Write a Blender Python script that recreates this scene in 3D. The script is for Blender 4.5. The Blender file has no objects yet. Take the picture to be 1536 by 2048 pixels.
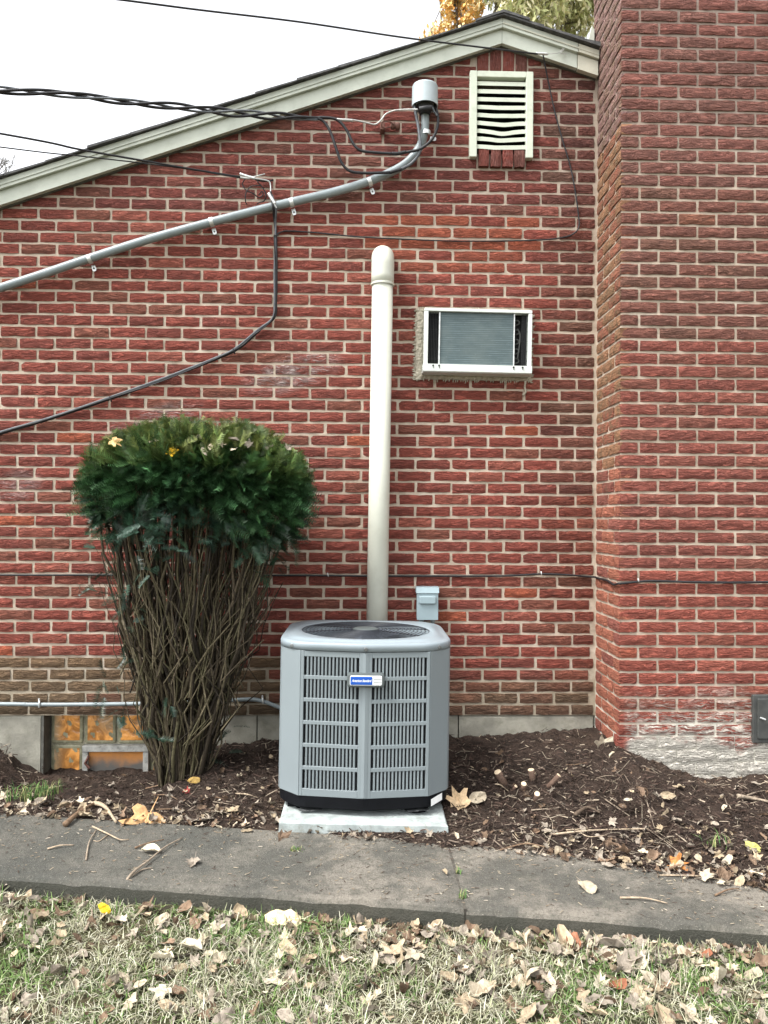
import bpy, math, random
import numpy as np
from mathutils import Vector, noise as mnoise
rng = random.Random(7); nr = np.random.default_rng(11)
sc = bpy.context.scene; COL = sc.collection
R = math.radians

# ------------------------------------------------------------------ camera
F = 1540.0; YAW, PIT, ROL = R(1.5649), R(.592), R(.3762)
CAM = Vector((0.0, -4.454, 1.132))
fw = Vector((math.sin(YAW)*math.cos(PIT), math.cos(YAW)*math.cos(PIT), math.sin(PIT)))
rt = Vector((math.cos(YAW), -math.sin(YAW), 0)); up = rt.cross(fw)
rt, up = rt*math.cos(ROL)+up*math.sin(ROL), up*math.cos(ROL)-rt*math.sin(ROL)
cam = bpy.data.cameras.new('camera'); camo = bpy.data.objects.new('camera', cam); COL.objects.link(camo)
from mathutils import Matrix
camo.matrix_world = Matrix(((rt.x, up.x, -fw.x, CAM.x), (rt.y, up.y, -fw.y, CAM.y), (rt.z, up.z, -fw.z, CAM.z), (0, 0, 0, 1)))
cam.sensor_fit = 'HORIZONTAL'; cam.sensor_width = 36; cam.lens = 36*F/1536
cam.clip_start = .05; cam.clip_end = 3000
sc.camera = camo

# ------------------------------------------------------------------ sky, sun, exposure
SUN_EL, SUN_AZ = R(57), R(242)          # azimuth from +Y clockwise: high, to the left of the viewer
w = bpy.data.worlds.new('World'); sc.world = w; w.use_nodes = True
nt = w.node_tree; bg = nt.nodes['Background']
sky = nt.nodes.new('ShaderNodeTexSky'); sky.sky_type = 'NISHITA'; sky.sun_disc = False
sky.sun_elevation = SUN_EL; sky.sun_rotation = SUN_AZ
sky.air_density = 1.0; sky.dust_density = 3.0; sky.ozone_density = 1.0
hs = nt.nodes.new('ShaderNodeHueSaturation'); hs.inputs['Saturation'].default_value = .12
nt.links.new(sky.outputs[0], hs.inputs['Color']); nt.links.new(hs.outputs[0], bg.inputs[0])
bg.inputs[1].default_value = .15
sl = bpy.data.lights.new('sun', 'SUN'); sl.energy = 1.2; sl.angle = R(18); sl.color = (1, .97, .93)
so = bpy.data.objects.new('sun', sl); COL.objects.link(so)
sd = Vector((math.sin(SUN_AZ)*math.cos(SUN_EL), math.cos(SUN_AZ)*math.cos(SUN_EL), math.sin(SUN_EL)))
so.rotation_euler = (-sd).to_track_quat('-Z', 'Y').to_euler(); so.location = (-6, -9, 12)
vs = sc.view_settings; vs.view_transform = 'Standard'; vs.look = 'None'; vs.gamma = 1; vs.exposure = 1.72
vs.use_curve_mapping = False

# ------------------------------------------------------------------ pixel -> place helpers
def ray(x, y): return rt*((x-768)/F) - up*((y-1024)/F) + fw
def P(x, y, Y):
    d = ray(x, y); return CAM + d*((Y-CAM.y)/d.y)
def PZ(x, y, zf):
    """point of the ground under pixel (x, y); zf(x, y) is the ground height"""
    d = ray(x, y); z = -.23
    for _ in range(14):
        p = CAM + d*((z-CAM.z)/d.z); z = zf(p.x, p.y)
    return p
def N3(x, y, z=0.0): return mnoise.noise((x, y, z))
def fbm(x, y, z=0.0, o=4):
    s = 0; a = 1
    for i in range(o):
        s += a*mnoise.noise((x, y, z+i*7.3)); x *= 2.03; y *= 2.03; z *= 2.03; a *= .5
    return s
def interp(x, pts): return float(np.interp(x, [p[0] for p in pts], [p[1] for p in pts]))
def sst(t):
    t = min(1, max(0, t)); return t*t*(3-2*t)
def smooth_path(pts, n=8):
    pts = [Vector(p) for p in pts]; out = []
    e = [pts[0]*2-pts[1]] + pts + [pts[-1]*2-pts[-2]]
    for i in range(1, len(e)-2):
        a, b, c, d = e[i-1], e[i], e[i+1], e[i+2]
        for k in range(n):
            t = k/n
            out.append(.5*((2*b)+(c-a)*t+(2*a-5*b+4*c-d)*t*t+(3*b-a-3*c+d)*t**3))
    out.append(pts[-1]); return out

# ------------------------------------------------------------------ materials
class NT:
    def __init__(s, name):
        s.m = bpy.data.materials.new(name); s.m.use_nodes = True; s.t = s.m.node_tree
        s.b = s.t.nodes['Principled BSDF']; s.pos = s.n('ShaderNodeNewGeometry').outputs['Position']
    def n(s, k, **kw):
        o = s.t.nodes.new(k)
        for a, v in kw.items(): setattr(o, a, v)
        return o
    def l(s, a, b): s.t.links.new(a, b)
    def put(s, sock, v):
        if hasattr(v, 'is_linked') or hasattr(v, 'links'): s.l(v, sock)
        elif isinstance(v, (tuple, list)) and len(v) == 3 and sock.type == 'RGBA': sock.default_value = (*v, 1)
        else: sock.default_value = v
    def math(s, op, a, b=0.0, c=0.0, clamp=False):
        o = s.n('ShaderNodeMath', operation=op); o.use_clamp = clamp
        s.put(o.inputs[0], a); s.put(o.inputs[1], b); s.put(o.inputs[2], c); return o.outputs[0]
    def mix(s, f, a, b, bt='MIX'):
        o = s.n('ShaderNodeMix', data_type='RGBA', blend_type=bt)
        s.put(o.inputs[0], f); s.put(o.inputs[6], a); s.put(o.inputs[7], b); return o.outputs[2]
    def scale(s, v, sx, sy, sz, loc=(0, 0, 0)):
        o = s.n('ShaderNodeMapping'); s.put(o.inputs[0], v); o.inputs['Scale'].default_value = (sx, sy, sz)
        o.inputs['Location'].default_value = loc; return o.outputs[0]
    def noise(s, v, sc_, det=4, rough=.6, dist=0.0):
        o = s.n('ShaderNodeTexNoise'); s.put(o.inputs['Vector'], v); o.inputs['Scale'].default_value = sc_
        o.inputs['Detail'].default_value = det; o.inputs['Roughness'].default_value = rough; o.inputs['Distortion'].default_value = dist
        return o.outputs['Fac']
    def ramp(s, f, a, b):
        o = s.n('ShaderNodeMapRange'); o.interpolation_type = 'SMOOTHSTEP'; s.put(o.inputs[0], f)
        o.inputs[1].default_value = a; o.inputs[2].default_value = b; return o.outputs[0]
    def sep(s, v):
        o = s.n('ShaderNodeSeparateXYZ'); s.put(o.inputs[0], v); return o.outputs
    def bump(s, h, strength=.5, dist=.01):
        o = s.n('ShaderNodeBump'); o.inputs['Strength'].default_value = strength; o.inputs['Distance'].default_value = dist
        s.put(o.inputs['Height'], h); s.l(o.outputs[0], s.b.inputs['Normal'])
    def done(s, col, rough=.7, metal=0.0, spec=.4):
        s.put(s.b.inputs['Base Color'], col); s.put(s.b.inputs['Roughness'], rough); s.put(s.b.inputs['Metallic'], metal)
        s.b.inputs['Specular IOR Level'].default_value = spec; return s.m

def plain(name, col, rough=.5, var=.12, vs_=9, bump=.0, bs=60, metal=0.0, spec=.4, dirt=None, dirtamt=.35, tint=None):
    k = NT(name); n1 = k.noise(k.pos, vs_, 5); c = col
    lo = tuple(v*(1-var) for v in col); hi = tuple(min(1, v*(1+var)) for v in col)
    c = k.mix(k.ramp(n1, .3, .7), lo, hi)
    if dirt:
        c = k.mix(k.math('MULTIPLY', k.ramp(k.noise(k.pos, vs_*2.3, 6, .7), .48, .75), dirtamt), c, dirt)
    if bump: k.bump(k.noise(k.pos, bs, 5, .65), bump, .004)
    r = k.math('ADD', k.math('MULTIPLY', n1, .25), rough-.12)
    return k.done(c, r, metal, spec)

def brick_mat(name, joined, chimney):
    k = NT(name)
    if joined: base = k.n('ShaderNodeAttribute', attribute_name='Col').outputs['Color']
    else: base = k.n('ShaderNodeObjectInfo').outputs['Color']
    # bark-faced brick: long wavy ridges running along the course
    v = k.scale(k.pos, 15, 15, 150)
    wob = k.n('ShaderNodeTexNoise'); k.put(wob.inputs['Vector'], k.scale(k.pos, 16, 16, 30)); wob.inputs['Scale'].default_value = 1; wob.inputs['Detail'].default_value = 3
    vv = k.n('ShaderNodeVectorMath', operation='MULTIPLY_ADD'); k.l(wob.outputs['Color'], vv.inputs[0]); vv.inputs[1].default_value = (1.4, 1.4, 6.5); k.l(v, vv.inputs[2])
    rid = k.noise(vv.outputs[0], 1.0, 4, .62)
    fine = k.noise(k.scale(k.pos, 120, 120, 210), 1.0, 3, .6)
    h = k.math('ADD', k.ramp(rid, .34, .64), k.math('MULTIPLY', fine, .28))
    k.bump(h, 1.0, .014)
    blot = k.noise(k.pos, 22, 5, .7)
    c = k.mix(k.math('MULTIPLY', k.ramp(blot, .42, .72), .55), base, k.mix(.5, base, (.055, .03, .03)))
    c = k.mix(k.math('MULTIPLY', k.ramp(k.noise(k.scale(k.pos, 30, 30, 120), 1, 4, .6), .58, .8), .35), c, (.36, .20, .16))
    c = k.mix(k.math('MULTIPLY', k.ramp(rid, .45, .36), .30), c, (.05, .022, .02))      # shade painted into the grooves so the relief reads stronger
    x, y, z = k.sep(k.pos)
    big = k.noise(k.pos, 5.5, 5, .65)
    if not chimney:
        # grey-green weathering on the lowest courses, pale smears on the wall
        low = k.ramp(k.math('ADD', z, k.math('MULTIPLY', k.math('SUBTRACT', big, .5), .5)), .36, .0)
        c = k.mix(k.math('MULTIPLY', low, .62), c, (.135, .105, .07))
        for (cx, cz, rx, rz, amt) in ((-.41, 1.98, .34, .13, .75), (-1.2, 1.70, .34, .10, .6), (-2.0, 1.3, .2, .12, .45)):
            dx = k.math('DIVIDE', k.math('SUBTRACT', x, cx), rx)
            dz = k.math('DIVIDE', k.math('SUBTRACT', k.math('ADD', z, k.math('MULTIPLY', x, -.25)), cz-.25*cx), rz)
            rr = k.math('ADD', k.math('MULTIPLY', dx, dx), k.math('MULTIPLY', dz, dz))
            mk = k.math('MULTIPLY', k.ramp(rr, 1.0, .1), k.ramp(k.math('ADD', rid, k.math('MULTIPLY', big, .6)), .66, .98))
            c = k.mix(k.math('MULTIPLY', mk, amt), c, (.42, .38, .36))
    else:
        hgt = k.math('ADD', z, k.math('MULTIPLY', k.math('SUBTRACT', big, .5), .42))
        # old limewash on the base, thinning upwards along the ridges
        full = k.ramp(hgt, .035, -.035)
        part = k.math('MULTIPLY', k.ramp(hgt, .27, .04), k.ramp(rid, .44, .56))
        wh = k.math('MAXIMUM', full, k.math('MULTIPLY', part, .9))
        wh = k.math('MULTIPLY', wh, k.ramp(x, 1.37, 1.42))
        c = k.mix(k.math('MULTIPLY', wh, .92), c, k.mix(k.ramp(fine, .3, .7), (.54, .52, .45), (.72, .70, .62)))
        # lichen on the flank
        fl = k.math('MULTIPLY', k.ramp(x, 1.362, 1.3525), k.ramp(k.math('ADD', z, big), 1.75, 2.3))
        c = k.mix(k.math('MULTIPLY', fl, k.math('MULTIPLY', k.ramp(blot, .36, .66), .75)), c, (.20, .145, .085))
    return k.done(c, .88, 0, .2)

def mortar_mat(name, chimney=False):
    k = NT(name); n1 = k.noise(k.pos, 7, 5, .65); n2 = k.noise(k.pos, 160, 4, .7)
    c = k.mix(k.ramp(n1, .3, .7), (.37, .30, .232), (.49, .41, .325))
    c = k.mix(k.math('MULTIPLY', k.ramp(n2, .5, .75), .5), c, (.27, .22, .18))
    c = k.mix(k.math('MULTIPLY', k.ramp(k.noise(k.pos, 1.7, 5, .7), .5, .68), .5), c, (.62, .55, .46))
    c = k.mix(k.math('MULTIPLY', k.ramp(k.noise(k.pos, 3.3, 5, .7), .55, .7), .45), c, (.27, .22, .17))
    x, y, z = k.sep(k.pos)
    hz = k.math('ADD', z, k.math('MULTIPLY', k.math('SUBTRACT', n1, .5), .8))
    if chimney:
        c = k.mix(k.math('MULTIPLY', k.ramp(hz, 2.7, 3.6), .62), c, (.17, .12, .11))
        c = k.mix(k.ramp(hz, .16, -.03), c, (.60, .58, .50))
    else:
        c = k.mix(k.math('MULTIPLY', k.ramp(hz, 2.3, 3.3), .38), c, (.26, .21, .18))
        c = k.mix(k.math('MULTIPLY', k.ramp(hz, .45, .1), .45), c, (.26, .235, .16))
    k.bump(k.math('ADD', k.math('MULTIPLY', n2, .8), k.noise(k.pos, 45, 4)), .9, .004)
    return k.done(c, .92, 0, .2)

def attr_mat(name, rough=.7, obj=False, var=.25, vs_=60, bump=.3, spec=.3, trans=0.0):
    k = NT(name)
    b = k.n('ShaderNodeObjectInfo').outputs['Color'] if obj else k.n('ShaderNodeAttribute', attribute_name='Col').outputs['Color']
    n1 = k.noise(k.pos, vs_, 5, .65)
    c = k.mix(1.0, b, k.mix(k.ramp(n1, .3, .72), (1+var*1.6, 1+var*1.5, 1+var*1.4), (1-var*1.7, 1-var*1.8, 1-var*1.9)), 'MULTIPLY')
    if bump: k.bump(n1, bump, .003)
    if trans: k.b.inputs['Transmission Weight'].default_value = 0; k.b.inputs['Subsurface Weight'].default_value = 0
    return k.done(c, rough, 0, spec)

M = {}
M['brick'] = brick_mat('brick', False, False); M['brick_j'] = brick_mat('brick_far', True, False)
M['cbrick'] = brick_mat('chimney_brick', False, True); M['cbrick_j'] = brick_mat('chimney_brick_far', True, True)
M['mortar'] = mortar_mat('mortar'); M['cmortar'] = mortar_mat('chimney_mortar', True)
M['fascia'] = plain('rake_paint', (.47, .50, .43), .5, .07, 6, .12, 90, dirt=(.3, .32, .25), dirtamt=.35)
M['fascia2'] = plain('rake_cream_paint', (.50, .49, .40), .55, .08, 8, .15, 90, dirt=(.3, .27, .2), dirtamt=.35)
M['shingle'] = plain('shingle', (.085, .085, .085), .95, .4, 30, .8, 200)
M['concrete_w'] = plain('foundation', (.27, .26, .215), .9, .25, 6, .7, 70, dirt=(.17, .165, .12), dirtamt=.7)
M['pvc'] = plain('pvc', (.56, .57, .49), .32, .05, 4, 0, spec=.5, dirt=(.42, .42, .34), dirtamt=.25)
M['conduit'] = plain('grey_conduit', (.23, .27, .28), .4, .08, 12, 0, spec=.5, dirt=(.2, .22, .22), dirtamt=.3)
M['zinc'] = plain('zinc', (.62, .64, .63), .38, .15, 60, .1, metal=.55)
M['black'] = plain('black_cable', (.018, .018, .02), .5, .3, 40, 0, spec=.35)
M['greycable'] = plain('grey_cable', (.10, .11, .12), .5, .25, 40, 0)
M['alu'] = plain('bare_aluminium', (.42, .42, .40), .5, .15, 50, 0, metal=.4)
M['rust'] = plain('rusty_iron', (.13, .06, .045), .8, .35, 60, .5)
M['head'] = plain('weatherhead', (.40, .46, .48), .35, .05, 8, 0, spec=.5, dirt=(.36, .38, .37), dirtamt=.3)
M['vent'] = plain('vent_paint', (.54, .58, .48), .5, .06, 8, .1, 80, dirt=(.3, .31, .25), dirtamt=.3)
M['dark'] = plain('dark_inside', (.008, .008, .009), .9, .2)
M['acbody'] = plain('cabinet_paint', (.195, .228, .240), .42, .03, 3, 0, spec=.5)
M['aclid'] = plain('lid_paint', (.245, .29, .315), .32, .03, 3, 0, spec=.5, dirt=(.26, .28, .28), dirtamt=.15)
M['acbase'] = plain('base_pan', (.005, .0055, .007), .7, .2, 20, 0, spec=.12)
M['coil'] = plain('coil', (.025, .028, .032), .6, .5, 150, .5, 400)
M['fan'] = plain('fan_blade', (.24, .28, .34), .3, .1, 8, 0, metal=.5)
M['guard'] = plain('fan_guard', (.03, .033, .04), .4, .1, 30, 0)
M['screw'] = plain('screw', (.16, .17, .17), .4, .2, 90, 0, metal=.6)
M['badge_rim'] = plain('badge_rim', (.085, .10, .10), .45, .05, 20, 0)
M['badge_white'] = plain('badge_white', (.80, .82, .82), .4, .02, 20, 0)
M['badge_blue'] = plain('badge_blue', (.012, .085, .42), .35, .04, 20, 0)
M['badge_grey'] = plain('badge_grey', (.38, .40, .40), .45, .05, 20, 0)
M['paper'] = plain('sticker', (.78, .78, .76), .6, .04, 40, 0)
M['pad'] = plain('pad', (.33, .37, .36), .8, .2, 18, .5, 120, dirt=(.20, .20, .165), dirtamt=.75)
M['box'] = plain('box_paint', (.27, .35, .375), .38, .03, 10, 0, spec=.5)
M['wac'] = plain('unit_enamel', (.62, .66, .625), .4, .04, 12, 0, spec=.5, dirt=(.42, .41, .34), dirtamt=.3)
M['foam'] = plain('sealant', (.40, .365, .29), .9, .22, 50, .9, 120, dirt=(.3, .27, .2), dirtamt=.5)
k = NT('fin_coil'); zz = k.sep(k.pos)[2]
sw = k.math('SINE', k.math('MULTIPLY', zz, 2*math.pi/.0125)); n1 = k.noise(k.scale(k.pos, 10, 10, 90), 1, 5, .7); n2 = k.noise(k.pos, 9, 5)
c = k.mix(k.math('MULTIPLY', k.ramp(sw, .3, 1), k.ramp(n1, .3, .7)), (.07, .10, .105), (.17, .22, .225)); c = k.mix(k.math('MULTIPLY', k.ramp(n2, .45, .7), .45), c, (.12, .15, .145))
c = k.mix(k.math('MULTIPLY', k.ramp(k.noise(k.pos, 120, 3), .7, .78), .7), c, (.5, .52, .5))
k.bump(k.noise(k.scale(k.pos, 600, 1, 30), 1, 2), .4, .002); M['fin'] = k.done(c, .55, .25)
M['steel_dark'] = plain('cleanout_iron', (.055, .058, .055), .5, .2, 14, .15, 60, dirt=(.12, .11, .09), dirtamt=.3)
M['jointdirt'] = plain('joint_dirt', (.075, .068, .055), .95, .4, 60, .8, 150)
M['jamb'] = plain('jamb', (.10, .10, .085), .8, .3, 20, .4)
M['hopper'] = plain('hopper_paint', (.36, .36, .33), .7, .25, 20, .4, dirt=(.12, .12, .10), dirtamt=.75)
k = NT('glass_block'); v = k.noise(k.pos, 11, 3, .5, 1.5); v2 = k.noise(k.pos, 3.1, 2)
x_, y_, z_ = k.sep(k.pos)
c = k.mix(k.ramp(v, .40, .62), (.30, .13, .035), (.66, .30, .08)); c = k.mix(k.math('MAXIMUM', k.math('MULTIPLY', k.ramp(v2, .5, .68), .6), k.math('MULTIPLY', k.ramp(x_, -1.72, -1.80), .8)), c, (.24, .21, .14))
k.bump(v, .7, .02); m = k.done(c, .18, 0, .5); k.put(k.b.inputs['Emission Color'], c); k.b.inputs['Emission Strength'].default_value = .10
k.b.inputs['Coat Weight'].default_value = .5; M['glassblock'] = m
k = NT('hopper_pane'); v = k.noise(k.pos, 8, 4); zz = k.sep(k.pos)[2]
c = k.mix(k.ramp(k.math('ADD', zz, k.math('MULTIPLY', v, .12)), -.26, -.18), (.13, .125, .115), (.62, .27, .08)); m = k.done(c, .25); M['hopper_pane'] = m
M['blockrim'] = plain('block_rim', (.27, .26, .17), .25, .25, 20, .2, spec=.5)
M['grout'] = plain('block_joint', (.30, .28, .20), .8, .2, 30, .3)
M['joint_sand'] = plain('cut_wood', (.66, .53, .36), .8, .12, 60, .3)
M['bark'] = attr_mat('bark', .85, False, .18, 55, .7, .2)
M['needle'] = attr_mat('yew_needle', .42, False, .05, 30, 0, .45)
M['leafobj'] = attr_mat('dry_leaf', .75, True, .14, 55, .5, .25)
M['leafjoin'] = attr_mat('dry_leaf_litter', .8, False, .14, 55, .4, .2)
M['blade'] = attr_mat('grass_blade', .7, False, .05, 30, 0, .25)
M['twig'] = attr_mat('twig_bark', .85, True, .2, 80, .6, .2)
M['chip'] = attr_mat('mulch_chip', .9, False, .12, 80, .3, .2)
k = NT('soil'); n1 = k.noise(k.pos, 9, 6, .7); n2 = k.noise(k.pos, 75, 5, .75)
c = k.mix(k.ramp(n1, .3, .7), (.026, .019, .015), (.062, .043, .034)); c = k.mix(k.math('MULTIPLY', k.ramp(n2, .50, .74), .7), c, (.12, .088, .066)); c = k.mix(k.math('MULTIPLY', k.ramp(k.noise(k.pos, 2.6, 4), .5, .7), .5), c, (.085, .058, .042))
k.bump(k.math('ADD', n2, k.noise(k.pos, 28, 5, .7)), 1.0, .02); M['soil'] = k.done(c, .95, 0, .15)
k = NT('lawn_ground'); n1 = k.noise(k.pos, 5, 6, .7); n2 = k.noise(k.pos, 90, 5, .75)
c = k.mix(k.ramp(n1, .4, .65), (.115, .095, .055), (.075, .085, .035)); c = k.mix(k.ramp(n2, .45, .7), c, (.045, .036, .024))
k.bump(n2, 1.0, .02); M['lawn'] = k.done(c, .95, 0, .15)
k = NT('walk_concrete'); n1 = k.noise(k.pos, 3.2, 6, .65); n2 = k.noise(k.pos, 110, 5, .75); n3 = k.noise(k.pos, 230, 3, .65); x_, y_, z_ = k.sep(k.pos)
c = k.mix(k.ramp(n1, .42, .62), (.12, .116, .10), (.265, .24, .20)); c = k.mix(k.math('MULTIPLY', k.ramp(k.noise(k.pos, 6.5, 6, .7), .52, .66), .5), c, (.085, .088, .072))
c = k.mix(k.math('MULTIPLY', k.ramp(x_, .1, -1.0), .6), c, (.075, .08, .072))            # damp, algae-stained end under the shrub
c = k.mix(k.math('MULTIPLY', k.ramp(n2, .46, .72), .7), c, (.075, .07, .06)); c = k.mix(k.math('MULTIPLY', k.ramp(k.noise(k.pos, 14, 5, .7), .52, .72), .45), c, (.09, .085, .07))
c = k.mix(k.math('MULTIPLY', k.ramp(n3, .60, .70), .65), c, (.42, .39, .33))
c = k.mix(k.math('MULTIPLY', k.ramp(k.noise(k.pos, 38, 5, .75), .50, .66), .5), c, (.075, .07, .058))
c = k.mix(k.math('MULTIPLY', k.ramp(k.noise(k.scale(k.pos, 90, 200, 90), 1, 3, .6), .66, .74), .6), c, (.5, .46, .38))
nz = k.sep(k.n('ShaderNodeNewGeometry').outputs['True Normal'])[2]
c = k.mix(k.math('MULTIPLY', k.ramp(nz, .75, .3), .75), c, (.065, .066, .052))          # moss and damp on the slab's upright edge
k.bump(k.math('ADD', n2, k.math('MULTIPLY', n3, .6)), 1.0, .010); M['walk'] = k.done(c, .92, 0, .2)

# ------------------------------------------------------------------ mesh building
class MB:
    def __init__(s): s.v = []; s.f = []; s.c = []
    def add(s, vs, fs, col=None):
        o = len(s.v); s.v += [tuple(v) for v in vs]; s.f += [tuple(i+o for i in f) for f in fs]
        s.c += [col or (1, 1, 1)]*len(vs); return s
    def box(s, a, b, col=None):
        x0, y0, z0 = [min(a[i], b[i]) for i in range(3)]; x1, y1, z1 = [max(a[i], b[i]) for i in range(3)]
        return s.add([(x0, y0, z0), (x1, y0, z0), (x1, y1, z0), (x0, y1, z0), (x0, y0, z1), (x1, y0, z1), (x1, y1, z1), (x0, y1, z1)],
                     [(3, 2, 1, 0), (4, 5, 6, 7), (0, 1, 5, 4), (1, 2, 6, 5), (2, 3, 7, 6), (3, 0, 4, 7)], col)
    def rbox(s, a, b, r=.004, n=2, col=None):
        """box with its edges rounded as seen from the front (a y-extruded rounded rectangle with a bevelled face)"""
        x0, y0, z0 = [min(a[i], b[i]) for i in range(3)]; x1, y1, z1 = [max(a[i], b[i]) for i in range(3)]
        def outline(ins):
            o = []; rr = max(r-ins, .0004)
            for cx, cz, a0 in ((x1-ins-rr, z1-ins-rr, 0), (x0+ins+rr, z1-ins-rr, 90), (x0+ins+rr, z0+ins+rr, 180), (x1-ins-rr, z0+ins+rr, 270)):
                for i in range(n+1): t = R(a0+90*i/n); o.append((cx+rr*math.cos(t), cz+rr*math.sin(t)))
            return o
        rings = [(0, y1), (0, y0+r*.6), (r*.18, y0+r*.18), (r*.6, y0)]
        vs = []; m = 4*(n+1)
        for ins, y in rings: vs += [(p[0], y, p[1]) for p in outline(ins)]
        fs = [tuple(range(m))[::-1][::-1]]
        for q in range(len(rings)-1):
            for i in range(m): fs.append((q*m+i, (q+1)*m+i, (q+1)*m+(i+1) % m, q*m+(i+1) % m))
        fs.append(tuple((len(rings)-1)*m+i for i in range(m))[::-1])
        return s.add(vs, fs, col)
    def tube(s, pts, r, n=8, cap=True, col=None):
        pts = [Vector(p) for p in pts]; L = len(pts); rs = r if isinstance(r, (list, tuple)) else [r]*L
        t0 = (pts[1]-pts[0]).normalized(); a = Vector((0, 0, 1)) if abs(t0.z) < .9 else Vector((1, 0, 0))
        u_ = t0.cross(a).normalized(); vs = []; fs = []
        for i in range(L):
            t = (pts[min(i+1, L-1)]-pts[max(i-1, 0)]).normalized()
            u_ = (u_-t*u_.dot(t)); u_ = u_.normalized() if u_.length > 1e-6 else t.orthogonal().normalized()
            v_ = t.cross(u_)
            for k in range(n):
                q = 2*math.pi*k/n; vs.append(pts[i]+(u_*math.cos(q)+v_*math.sin(q))*rs[i])
        for i in range(L-1):
            for k in range(n): fs.append((i*n+k, i*n+(k+1) % n, (i+1)*n+(k+1) % n, (i+1)*n+k))
        if cap: fs.append(tuple(range(n))[::-1]); fs.append(tuple((L-1)*n+k for k in range(n)))
        return s.add(vs, fs, col)
    def lathe(s, prof, o, axis=(0, 0, 1), n=20, col=None):
        ax = Vector(axis).normalized(); a = ax.orthogonal().normalized(); b = ax.cross(a); vs = []; fs = []
        for (r, h) in prof:
            for k in range(n): q = 2*math.pi*k/n; vs.append(Vector(o)+ax*h+(a*math.cos(q)+b*math.sin(q))*r)
        for i in range(len(prof)-1):
            for k in range(n): fs.append((i*n+k, i*n+(k+1) % n, (i+1)*n+(k+1) % n, (i+1)*n+k))
        fs.append(tuple(range(n))[::-1]); fs.append(tuple((len(prof)-1)*n+k for k in range(n)))
        return s.add(vs, fs, col)
    def prism(s, poly, y0, y1, col=None):
        """poly of (x, z) extruded along y"""
        n = len(poly); vs = [(p[0], y0, p[1]) for p in poly]+[(p[0], y1, p[1]) for p in poly]
        fs = [tuple(range(n)), tuple(range(n, 2*n))[::-1]]+[(i, i+n, (i+1) % n+n, (i+1) % n) for i in range(n)]
        return s.add(vs, fs, col)
    def build(s, name, mat, parent=None, smooth=False, kind=None, color=None):
        o0 = Vector(ORG.get(parent.name, (0, 0, 0))) if parent else Vector((0, 0, 0))
        me = bpy.data.meshes.new(name)
        me.from_pydata([(v[0]-o0.x, v[1]-o0.y, v[2]-o0.z) for v in s.v], [], s.f)
        if any(c != (1, 1, 1) for c in s.c):
            at = me.color_attributes.new('Col', 'FLOAT_COLOR', 'POINT')
            at.data.foreach_set('color', np.hstack([np.array(s.c, dtype=np.float32), np.ones((len(s.c), 1), np.float32)]).ravel())
        if smooth: me.polygons.foreach_set('use_smooth', [True]*len(me.polygons))
        me.update()
        return link(name, me, mat, parent, kind, color)
ORG = {}
def link(name, me, mat, parent=None, kind=None, color=None):
    if mat and not me.materials: me.materials.append(M[mat] if isinstance(mat, str) else mat)
    o = bpy.data.objects.new(name, me); COL.objects.link(o)
    if parent: o.parent = parent; ORG[o.name] = ORG.get(parent.name, (0, 0, 0))
    if kind: o['kind'] = kind
    if color: o.color = (*color, 1)
    return o
def tag(o, label, cat, group=None):
    o['label'] = label; o['category'] = cat
    if group: o['group'] = group
    return o
def thing(name, loc, label, cat, group=None):
    o = bpy.data.objects.new(name, None); COL.objects.link(o); o.location = loc; o.empty_display_size = .1
    ORG[o.name] = tuple(loc); return tag(o, label, cat, group)
def np_mesh(name, V, Fc, C, mat, parent=None, kind=None):
    """V (n,3), Fc list of arrays of faces with equal width, C (n,3)"""
    me = bpy.data.meshes.new(name); o0 = np.array(ORG.get(parent.name, (0, 0, 0))) if parent else np.zeros(3)
    me.vertices.add(len(V)); me.vertices.foreach_set('co', (V-o0).astype(np.float32).ravel())
    nl = sum(f.size for f in Fc); npol = sum(len(f) for f in Fc)
    me.loops.add(nl); me.polygons.add(npol)
    me.loops.foreach_set('vertex_index', np.concatenate([f.ravel() for f in Fc]).astype(np.int32))
    tot = np.concatenate([np.full(len(f), f.shape[1]) for f in Fc]); st = np.concatenate([[0], np.cumsum(tot)[:-1]])
    me.polygons.foreach_set('loop_start', st.astype(np.int32)); me.polygons.foreach_set('loop_total', tot.astype(np.int32))
    me.update(calc_edges=True)
    at = me.color_attributes.new('Col', 'FLOAT_COLOR', 'POINT')
    at.data.foreach_set('color', np.hstack([C, np.ones((len(C), 1))]).astype(np.float32).ravel())
    return link(name, me, mat, parent, kind)

# ------------------------------------------------------------------ ground, walkway, planting bed
ZW0, SLOPE = -.225, -.015
def zw(x): return ZW0+SLOPE*max(-4, min(4, x))
def y_near(x): return -1.696-.1284*x
def y_far(x): return -1.13-.1284*x
SOIL_EDGE = [(-5, -.52), (-1.64, -.90), (-.94, -.985), (-.354, -1.05), (.375, -1.216), (.782, -1.28), (1.142, -1.43), (1.6, -1.56), (5, -2.0)]
ZHOUSE = [(-5, -.14), (-2.35, -.15), (-2.08, -.18), (-1.9, -.29), (-1.80, -.335), (-1.1, -.335), (-.98, -.25), (-.78, -.155), (-.3, -.14), (.57, -.118), (1.2, -.088), (1.36, -.07), (1.518, -.134), (1.73, -.20), (2.15, -.228), (5, -.26)]
XC, YC = 1.352, -.427
def y_house(x): return 0.0 if x < XC-.1 else (YC if x > XC else YC*sst((x-XC+.1)/.1))
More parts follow.
